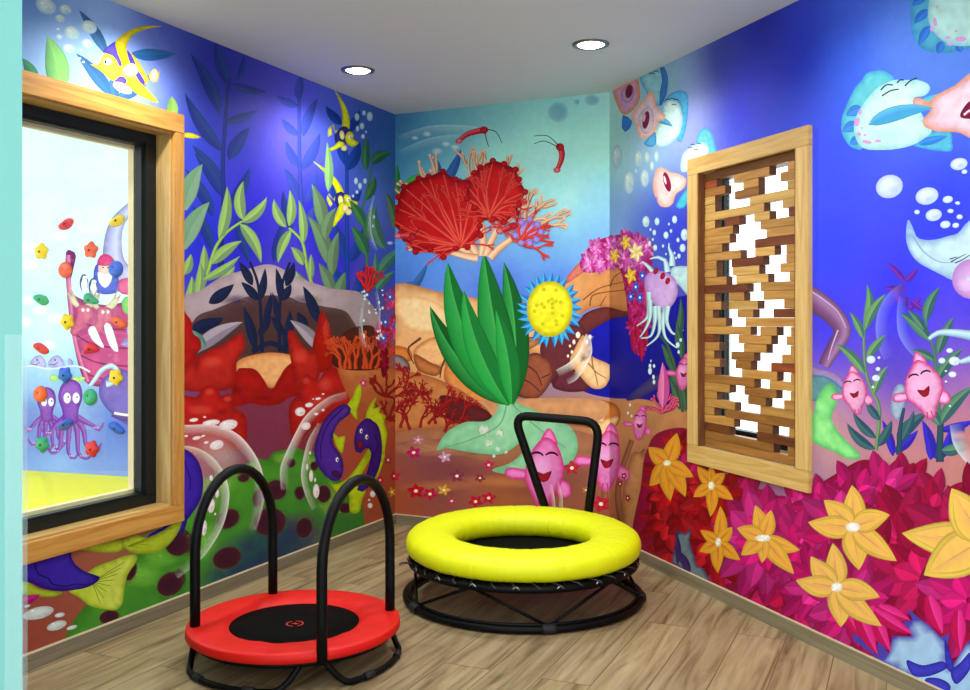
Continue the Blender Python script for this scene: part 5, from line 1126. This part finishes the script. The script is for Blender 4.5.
# sea bed with ripples, coral and little stars
for p, c in (([(396, 430), (430, 426), (480, 432), (540, 424), (575, 430), (604, 440), (604, 452), (560, 460), (500, 462), (440, 452), (396, 452)], (150, 98, 70)), ([(440, 405), (500, 400), (560, 398), (606, 402), (600, 420), (560, 414), (520, 420), (480, 424)], (192, 136, 92))): A.shape(p, c, dk(c, .92), 10)
for q in ((440, 448, 50, 9, 0, (180, 128, 92), .5), (470, 470, 60, 10, 4, (104, 48, 60), .55), (540, 490, 50, 10, 0, (110, 58, 44), .5), (440, 486, 46, 7, -3, (190, 118, 60), .45), (500, 482, 40, 6, 4, (190, 120, 66), .45), (560, 462, 40, 8, -8, (186, 122, 78), .4), (580, 476, 30, 16, -20, (110, 58, 54), .4)): A.soft(q[0], q[1], q[2], q[3], q[5], q[6], q[4])
A.shape([(384, 376), (410, 372), (440, 380), (470, 396), (490, 414), (470, 424), (440, 428), (410, 430), (384, 428)], (176, 112, 62), (150, 84, 48), 6)
A.shape([(440, 396), (470, 402), (492, 416), (474, 424), (450, 420)], (84, 30, 30), (70, 22, 26), 5)
random.seed(19)
for x, y, an in ((392, 428, -100), (400, 428, -70), (396, 412, -60), (410, 430, -110), (420, 428, -80), (428, 424, -50), (436, 424, -100), (444, 432, -70), (446, 426, -30), (412, 404, -60), (425, 400, -120), (388, 404, -60), (440, 410, -45), (405, 392, -80), (455, 424, -140), (460, 420, -60)):
    A.coral(x, y, an, 8.5, 3.4, 4, (126, 14, 22), (158, 36, 34), 48, 1.0)
# broad pale green blades with a tall dark kelp leaf and a red sea fan growing from it
PG = (136, 192, 150)
A.shape([(512, 398), (520, 404), (540, 412), (560, 420), (573, 430), (578, 446), (572, 461), (556, 468), (540, 460), (530, 470), (510, 474), (492, 470), (512, 462), (524, 448), (516, 430), (506, 414)], PG, (100, 164, 120), 5, (120, 180, 140), 1, 0)
A.shape([(499, 388), (506, 394), (514, 402), (520, 418), (524, 436), (516, 446), (502, 454), (484, 454), (462, 451), (446, 448), (437, 451), (441, 440), (450, 430), (466, 422), (486, 421), (496, 412), (499, 400)], PG, (104, 168, 124), 5, (124, 184, 140), -1, .3)
for x, y, r in ((484, 430, 6), (500, 433, 4), (489, 443, 4), (498, 449, 3), (494, 456, 2), (506, 452, 2)): A.soft(x, y, r, r, (206, 232, 206), .7, 0, 3)
A.stroke([(508, 396), (500, 424), (470, 440), (442, 448)], 1.6, .6, (100, 164, 120)); A.stroke([(508, 400), (536, 426), (566, 448)], 1.6, .6, (100, 164, 120))
KG = (26, 128, 52)
random.seed(4)
# sheaf of separate kelp blades
for b2, t, w, bn, k in (((510, 404), (430, 306), 26, -.18, .8), ((512, 404), (504, 262), 28, .1, .85), ((508, 402), (448, 262), 34, -.16, 1.0), ((511, 404), (484, 252), 34, -.03, .94), ((508, 404), (464, 290), 26, -.12, 1.12), ((512, 404), (496, 310), 22, .08, 1.08)):
    c = dk(KG, k); A.leaf(b2, t, w, c, dk(c, .76), bn, (60, 156, 76), 14, .8, 2)
# round red sea fan with coral twigs growing round it
RS, RSE = (164, 18, 20), (112, 8, 12)
def fan(cx, cy, rx, ry, n, c, e, bx, by):
    P = [(cx + rx * (1 + .09 * math.cos(k * 2.4 + 1)) * math.cos(6.283 * k / n), cy + ry * (1 + .09 * math.sin(k * 2.9)) * math.sin(6.283 * k / n)) for k in range(n)]
    A.shape(P, c, e, 7, dk(c, 1.12), 1, -.6)
    for k in range(n):
        q = P[k]; m_ = ((bx + q[0]) / 2 + random.uniform(-5, 5), (by + q[1]) / 2 + random.uniform(-4, 4))
        A.stroke([(bx, by), m_, (bx + (q[0] - bx) * .96, by + (q[1] - by) * .96)], 4, 1.4, (198, 46, 40), (216, 80, 64), 4)
        A.coral(m_[0], m_[1], math.degrees(math.atan2(q[1] - by, q[0] - bx)) + random.uniform(-30, 30), 10, 2.4, 2, (192, 38, 34), (212, 70, 58), 34)
    for q in P: A.disc(q[0], q[1], 3.4, 3.2, dk(c, 1.06), e, 0, (-.3, -.3), 10)
PC, PH = (220, 164, 124), (236, 192, 156)
for x, y, an, ln in ((476, 258, -150, 30), (478, 256, -120, 34), (482, 256, -92, 38), (486, 256, -66, 36), (490, 258, -40, 32), (478, 258, -168, 26)): A.coral(x, y, an, ln, 8, 3, PC, PH, 30)
fan(440, 214, 46, 40, 21, RS, RSE, 462, 246); fan(496, 192, 28, 30, 15, dk(RS, 1.05), RSE, 490, 216); fan(528, 232, 13, 12, 9, (150, 126, 190), (112, 88, 160), 520, 242)
# round yellow sponge with a fringe of blue anemone
for a in range(-170, 190, 14):
    t = (550 + math.cos(math.radians(a)) * 33, 310 + math.sin(math.radians(a)) * 38); A.leaf((550, 310), t, 11, (50, 150, 190), (34, 100, 180), random.choice((-.1, .1)), (70, 176, 206), tw=3)
A.shape([(550 + 23 * math.cos(6.2832 * k / 16), 309 + 28 * math.sin(6.2832 * k / 16)) for k in range(16)], (208, 202, 24), (160, 150, 10), 6, (222, 216, 50), -.5, -1)
for k in range(18):
    a, r = random.uniform(0, 6.3), random.uniform(3, 20); A.disc(549 + math.cos(a) * r * .8, 308 + math.sin(a) * r, 2.2, 2.2, (176, 166, 14), (200, 194, 30), 0, (0, 0), 9)
# little red shrimps
def shrimp(pts, ant):
    A.stroke(pts, 4.4, 6.6, (176, 34, 40), (206, 76, 80), 2); A.disc(pts[0][0], pts[0][1], 3.6, 2.8, (206, 120, 120), (160, 40, 50)); A.disc(pts[-1][0], pts[-1][1], 4.2, 3.8, (180, 30, 40), (130, 14, 26))
    for a_ in ant: A.stroke(a_, .9, .6, (40, 20, 30), (40, 20, 30), 3)
shrimp([(459, 141), (466, 135), (474, 132), (484, 130)], ([(486, 129), (496, 132), (502, 143)], [(485, 132), (487, 141), (489, 147)])); shrimp([(557, 170), (561, 161), (562, 153), (560, 147)], ([(559, 146), (548, 136), (534, 136)], [(558, 147), (544, 141), (534, 144)]))
shrimp([(500, 231), (508, 228), (514, 226)], ([(517, 222), (520, 212), (514, 206)],)); shrimp([(398, 236), (406, 236), (413, 237)], ([(414, 236), (420, 228)],))
# pink fish along the sea bed
random.seed(12)
for x, y, c, r in ((413.7, 452.6, (170, 24, 90), 7), (394, 476, (170, 20, 52), 6), (416, 491, (170, 14, 40), 8), (430, 494, (176, 20, 60), 7), (444, 490, (200, 150, 50), 6), (451.7, 501, (170, 60, 80), 5), (475.6, 501.5, (180, 20, 50), 7), (488.7, 498, (180, 24, 60), 7), (457, 476, (130, 44, 76), 7), (445, 457, (190, 140, 180), 6), (488.7, 465, (176, 36, 80), 5.6), (572, 468, (170, 36, 60), 8), (551.7, 471, (160, 40, 70), 5), (601, 504, (180, 26, 52), 9), (480, 478, (130, 44, 60), 5), (418, 440, (180, 120, 150), 5), (586, 490, (170, 110, 60), 4)): A.star(x, y, r, c, 5, random.uniform(0, 72), 1.2)
pinkfish(A, 544, 470, 78, 4, .46); pinkfish(A, 607, 458, 66, 4, .36)
A.arcband([(552, 484), (555, 500), (556, 515)], 4, (230, 214, 196), .7); A.arcband([(559, 482), (563, 500), (562, 515)], 4, (230, 214, 196), .6)
muralB = A.done('wall_mural', (0.0, BLEN, .0645, CEIL))
tag(muralB, 'sea mural on back wall with red sea fan, green kelp and sandstone ledge', 'mural')
# ================================================================== PLAYROOM MURAL AND CLIMBING HOLDS (seen through the left window)
A = mP = Mural(PF); mP.flat = True
G = [(30, 130, (226, 242, 244)), (120, 130, (226, 240, 242)), (30, 230, (206, 242, 248)), (90, 230, (206, 242, 246)), (30, 340, (190, 236, 244)), (120, 300, (210, 226, 250)), (60, 330, (196, 240, 246)),
     (30, 375, (140, 176, 232)), (70, 380, (140, 180, 232)), (30, 420, (84, 104, 200)), (60, 440, (96, 122, 216)), (110, 440, (96, 122, 216)), (130, 420, (80, 94, 196)), (60, 465, (140, 176, 240)), (110, 470, (124, 150, 226)), (-40, 400, (120, 150, 226)), (180, 420, (100, 110, 206)), (-40, 200, (206, 240, 246)), (180, 200, (216, 226, 246))]
A.ground(-4.2, 2.3, 0, PCEIL, G, 120, 60)
random.seed(9)
for x, y in ((30, 265), (28, 300), (40, 310), (56, 318), (24, 322), (48, 345), (30, 246), (60, 236)): A.soft(x, y, 10, 6, (240, 250, 250), .8)
# grey lilac elephant trunk at the right
A.stroke([(150, 190), (132, 206), (118, 222), (113, 240), (114, 262), (124, 276), (150, 280)], 5, 30, (170, 166, 226), (196, 194, 240), 4); A.disc(132, 254, 5, 6, (236, 236, 250), (200, 200, 236)); A.disc(133, 256, 1.2, 1.6, (30, 30, 60))
# wooden ark
WD, WE = (156, 48, 110), (110, 26, 84)
A.shape([(66, 252), (72, 251), (76, 256), (72, 275), (70, 290), (84, 300), (110, 305), (160, 300), (160, 395), (110, 388), (88, 384), (80, 370), (74, 345), (69, 315), (66, 280)], WD, WE, 5, (196, 84, 140), .3, 1)
for p in ([(75, 318), (100, 328), (160, 330)], [(76, 335), (100, 346), (160, 350)], [(80, 355), (104, 364), (160, 368)], [(86, 374), (110, 380), (160, 384)]): A.stroke(p, 1.6, 1.2, (126, 34, 90))
A.stroke([(68, 255), (70, 300), (76, 345), (88, 382)], 5, 4, (196, 90, 150), (216, 120, 170))
# bearded figure in a pink cap, two penguins, two moose and a pink pig looking over the rail
A.shape([(94, 270), (100, 262), (112, 262), (118, 276), (118, 292), (96, 292)], (70, 90, 196), (50, 66, 170), 4)
A.disc(105, 268, 7, 8, (236, 196, 186), (214, 160, 160)); A.shape([(98, 272), (105, 274), (112, 272), (111, 282), (105, 288), (99, 282)], (240, 240, 244), (206, 206, 220), 3); A.shape([(97, 264), (100, 256), (106, 254), (112, 257), (115, 264), (106, 266)], (206, 60, 116), (170, 36, 90), 3)
for x in (103, 108): A.disc(x, 267.5, .8, 1, (20, 20, 30), None, 0, (0, 0), 6)
for x, y in ((84, 283), (93, 287)): A.disc(x, y, 4.4, 9, (60, 76, 130), (46, 60, 110)); A.disc(x + .4, y + 2, 3.2, 7, (244, 244, 248), (220, 224, 236)); A.disc(x + 1, y - 5, 2.6, 2.4, (236, 240, 246)); A.disc(x + 1.6, y - 4.6, .9, .6, (220, 170, 60), None, 0, (0, 0), 6)
for x, y, f in ((84, 314, 1), (104, 316, 1)):
    for k in (-1, 1):
        A.shape([(x + k * 2 - 2, y - 8), (x + k * 8, y - 16), (x + k * 14, y - 28), (x + k * 12, y - 18), (x + k * 17, y - 22), (x + k * 12, y - 10), (x + k * 4, y - 5)], (206, 196, 172), (170, 156, 136), 2)
    A.shape([(x - 6, y - 8), (x + 6, y - 8), (x + 10, y + 2), (x + 2, y + 10), (x - 8, y + 22), (x - 14, y + 18), (x - 8, y + 4)], (196, 96, 132), (156, 60, 104), 3); A.disc(x - 1, y - 4, 1.6, 1.8, (240, 240, 244)); A.disc(x + 4, y - 4, 1.6, 1.8, (240, 240, 244))
for p in ([(88, 330), (94, 326), (100, 338), (104, 348), (94, 342)], [(104, 326), (110, 324), (116, 340), (118, 352), (110, 346)]): A.shape(p, (238, 238, 244), (210, 206, 226), 2)
A.shape([(118, 282), (126, 278), (136, 280), (150, 280), (150, 292), (122, 294)], (206, 96, 140), (170, 60, 110), 3); A.shape([(122, 300), (130, 296), (140, 300), (150, 298), (150, 312), (126, 314)], (120, 190, 110), (90, 160, 90), 3); A.star(136, 340, 16, (150, 140, 216), 5, 20)
# whale, wave crests, far dolphins
A.shape([(100, 384), (108, 374), (118, 368), (132, 372), (160, 374), (160, 430), (130, 426), (110, 412), (100, 398)], (112, 96, 190), (86, 70, 166), 6); A.stroke([(112, 414), (124, 418), (150, 420)], 5, 6, (90, 70, 150)); A.stroke([(114, 413), (126, 415), (150, 417)], 2.6, 3, (240, 240, 246))
A.stroke([(90, 386), (96, 378), (102, 370), (112, 366), (118, 374), (112, 382), (106, 384)], 4, 7, (170, 190, 236), (206, 222, 246), 3)
for x in (38, 56): A.shape([(x - 8, 366), (x - 5, 358), (x + 2, 355), (x + 7, 360), (x + 8, 368)], (170, 166, 226), (140, 136, 206), 3); A.stroke([(x - 6, 364), (x - 2, 365), (x + 2, 362)], .9, .7, (80, 76, 140)); A.disc(x - 1, 360, .9, 1.1, (40, 40, 70), None, 0, (0, 0), 6)
A.leaf((72, 366), (68, 358), 5, (150, 150, 216), (130, 130, 200), .1); A.stroke([(16, 368), (32, 366), (50, 369), (76, 366), (90, 372)], 2, 2, (206, 226, 246))
for x, y in ((54, 378), (76, 380)): A.disc(x, y, 4.6, 3.6, (176, 216, 120), (140, 186, 90)); A.disc(x - 1.4, y - .6, 1, 1.1, (240, 244, 240)); A.leaf((x + 4, y), (x + 9, y - 2), 5, (176, 216, 120), (150, 196, 100), 0)
# two octopuses
def octopus(x, y, s_):
    OC, OE = (116, 60, 176), (84, 32, 146)
    for k, (dx, dy, cl) in enumerate(((-15, 26, -5), (-9, 40, -6), (-2, 44, 5), (6, 44, 7), (12, 38, 7), (17, 22, 5))):
        A.stroke([(x + dx * .3 * s_, y + 16 * s_), (x + dx * .8 * s_, y + (14 + dy * .3) * s_), (x + dx * s_, y + dy * s_), (x + (dx + cl) * s_, y + (dy + 4) * s_), (x + (dx + cl * 1.7) * s_, y + (dy - 2) * s_)], 5.4 * s_, 1.6, OC, (146, 92, 200), 3)
        for q in range(3): A.disc(x + (dx + cl * (.2 + .3 * q)) * s_, y + (dy + 2) * s_, .8, .8, (236, 180, 220), None, 0, (0, 0), 6)
    A.shape([(x, y - 14 * s_), (x + 7 * s_, y - 10 * s_), (x + 9 * s_, y), (x + 6 * s_, y + 10 * s_), (x + 5 * s_, y + 20 * s_), (x - 5 * s_, y + 20 * s_), (x - 7 * s_, y + 10 * s_), (x - 10 * s_, y), (x - 7 * s_, y - 10 * s_)], OC, OE, 4, (140, 84, 196), -.5, -1)
    for k in (-3, 4): A.disc(x + k * s_, y + 1, 2.8 * s_, 4.2 * s_, (246, 246, 250), (216, 216, 236)); A.disc(x + (k + .8) * s_, y, .9, 1.2, (16, 14, 40), None, 0, (0, 0), 6)
octopus(47, 401, 1.0); octopus(71, 397, 1.28)
muralP = A.done('wall_mural', (-4.2, 2.25, .06, PCEIL))
tag(muralP, 'ark and octopus mural on the climbing wall beyond the window', 'mural')
# climbing holds bolted to that wall
HC = {'red': (206, 26, 44), 'yellow': (226, 186, 14), 'orange': (222, 84, 26), 'blue': (30, 90, 196), 'green': (14, 150, 110)}
HM = {k: plain('%s climbing hold resin' % k, v, .6, bump=.3, bscale=60) for k, v in HC.items()}
M['bolt'] = plain('dark bolt head', (30, 30, 32), .4, metal=.6)
def hold(px, py, colour, shape_, label):
    u, z = PF.uz(px, py); p = PF.w(u, .002, z)
    root = empty('climbing_hold', p); tag(root, label, 'climbing hold', 'climbing holds on the playroom wall')
    bm = bmesh.new(); bmesh.ops.create_icosphere(bm, subdivisions=3, radius=1)
    ph0 = random.uniform(0, 6.28)
    for q in bm.verts:
        x, y, z_ = q.co; a = math.atan2(z_, x); r = math.hypot(x, z_)
        if shape_ == 'knob':
            k = .062 * (1 + .16 * math.sin(5 * a + ph0) * r); dx, dz, dy = x * k, z_ * k, .042 * y
        elif shape_ == 'bowl':
            k = .066; dx, dz = x * k, z_ * k; dy = .05 * y - (.035 * math.exp(-((x + .2) ** 2 + (z_ - .15) ** 2) * 5) if y > 0 else 0)
        else:
            dx, dz = x * .07 * (1 - .25 * z_) + .012 * math.sin(3 * z_ + ph0), z_ * .042 + .012 * math.sin(2.4 * x + ph0); dy = .045 * y * (1 + .4 * z_)
        q.co = PF.d * dx + PF.n * max(-.003, dy) + Vector((0, 0, dz))
    o = obj('grip', bm, HM[colour], root, True)
    bm = bmesh.new(); b2 = PF.n * .040 + Vector((0, 0, -.004)) + PF.d * .012
    if shape_ == 'bowl': b2 = PF.n * .012 + PF.d * -.013 + Vector((0, 0, .01))
    tube(bm, [b2, b2 + PF.n * .006], .009, 10); obj('bolt', bm, M['bolt'], root)
random.seed(2)
for h_ in ((67, 224, 'red', 'wedge', 'red climbing hold highest of the red ones, above the ark bow'), (118, 220.5, 'yellow', 'wedge', 'yellow climbing hold beside the elephant trunk, the highest hold'), (42, 251.5, 'yellow', 'knob', 'yellow lobed climbing hold in the pale sky left of the ark'), (91.5, 250, 'orange', 'knob', 'orange lobed climbing hold above the two painted penguins'),
           (66, 270, 'orange', 'bowl', 'round orange climbing hold on the painted bow post of the ark'), (116.5, 269, 'blue', 'bowl', 'round blue climbing hold beside the painted bearded face'), (42, 299, 'green', 'wedge', 'green climbing hold in the pale sky left of the ark'), (90.7, 299.6, 'green', 'wedge', 'green climbing hold just below the two painted penguins'),
           (68, 321.6, 'yellow', 'knob', 'yellow climbing hold on the bow of the painted ark hull'), (119, 321.6, 'orange', 'wedge', 'orange climbing hold on the muzzle of the right painted moose'), (41.7, 348, 'red', 'wedge', 'red climbing hold above the painted dolphins'), (91.4, 349, 'red', 'wedge', 'red climbing hold in the middle of the painted ark hull'),
           (65.6, 374.7, 'blue', 'knob', 'blue lobed climbing hold between the two small green painted fish'), (116.5, 377, 'yellow', 'knob', 'yellow lobed climbing hold over the painted curling wave'), (41, 394, 'orange', 'bowl', 'round orange climbing hold on the head of the left painted octopus'), (90.7, 397, 'green', 'bowl', 'round green climbing hold to the right of the bigger painted octopus'),
           (66, 424, 'blue', 'wedge', 'blue climbing hold between the two painted octopuses'), (116.8, 427.6, 'blue', 'wedge', 'blue climbing hold below the teeth of the painted whale'), (43, 444, 'green', 'knob', 'green climbing hold lowest at the left, under an octopus arm'), (92.6, 448.6, 'red', 'knob', 'red climbing hold lowest on the wall, near the yellow mat')): hold(*h_)
# ================================================================== CAMERA, WORLD, VIEW
cam = bpy.data.cameras.new('camera'); cam.sensor_fit = 'HORIZONTAL'; cam.sensor_width = 36.0
cam.lens = 36.0 * F / 970.0; cam.shift_y = -(345.0 - HZ) / 970.0; cam.clip_start = .05
co = bpy.data.objects.new('camera', cam); COL.objects.link(co); co.location = (0, 0, CAMZ); co.rotation_euler = (math.pi / 2, 0, 0)
sc.camera = co
wd = bpy.data.worlds.new('daylight'); sc.world = wd; wd.use_nodes = True
bg = wd.node_tree.nodes['Background']; bg.inputs['Color'].default_value = (.93, .97, 1.0, 1); bg.inputs['Strength'].default_value = 2.7
sc.view_settings.view_transform = 'Standard'; sc.view_settings.look = 'None'; sc.view_settings.exposure = 0.25; sc.view_settings.gamma = 1.0
sc.view_settings.use_curve_mapping = False
sc.cycles.transparent_max_bounces = 32; sc.cycles.max_bounces = 8; sc.cycles.use_denoising = True
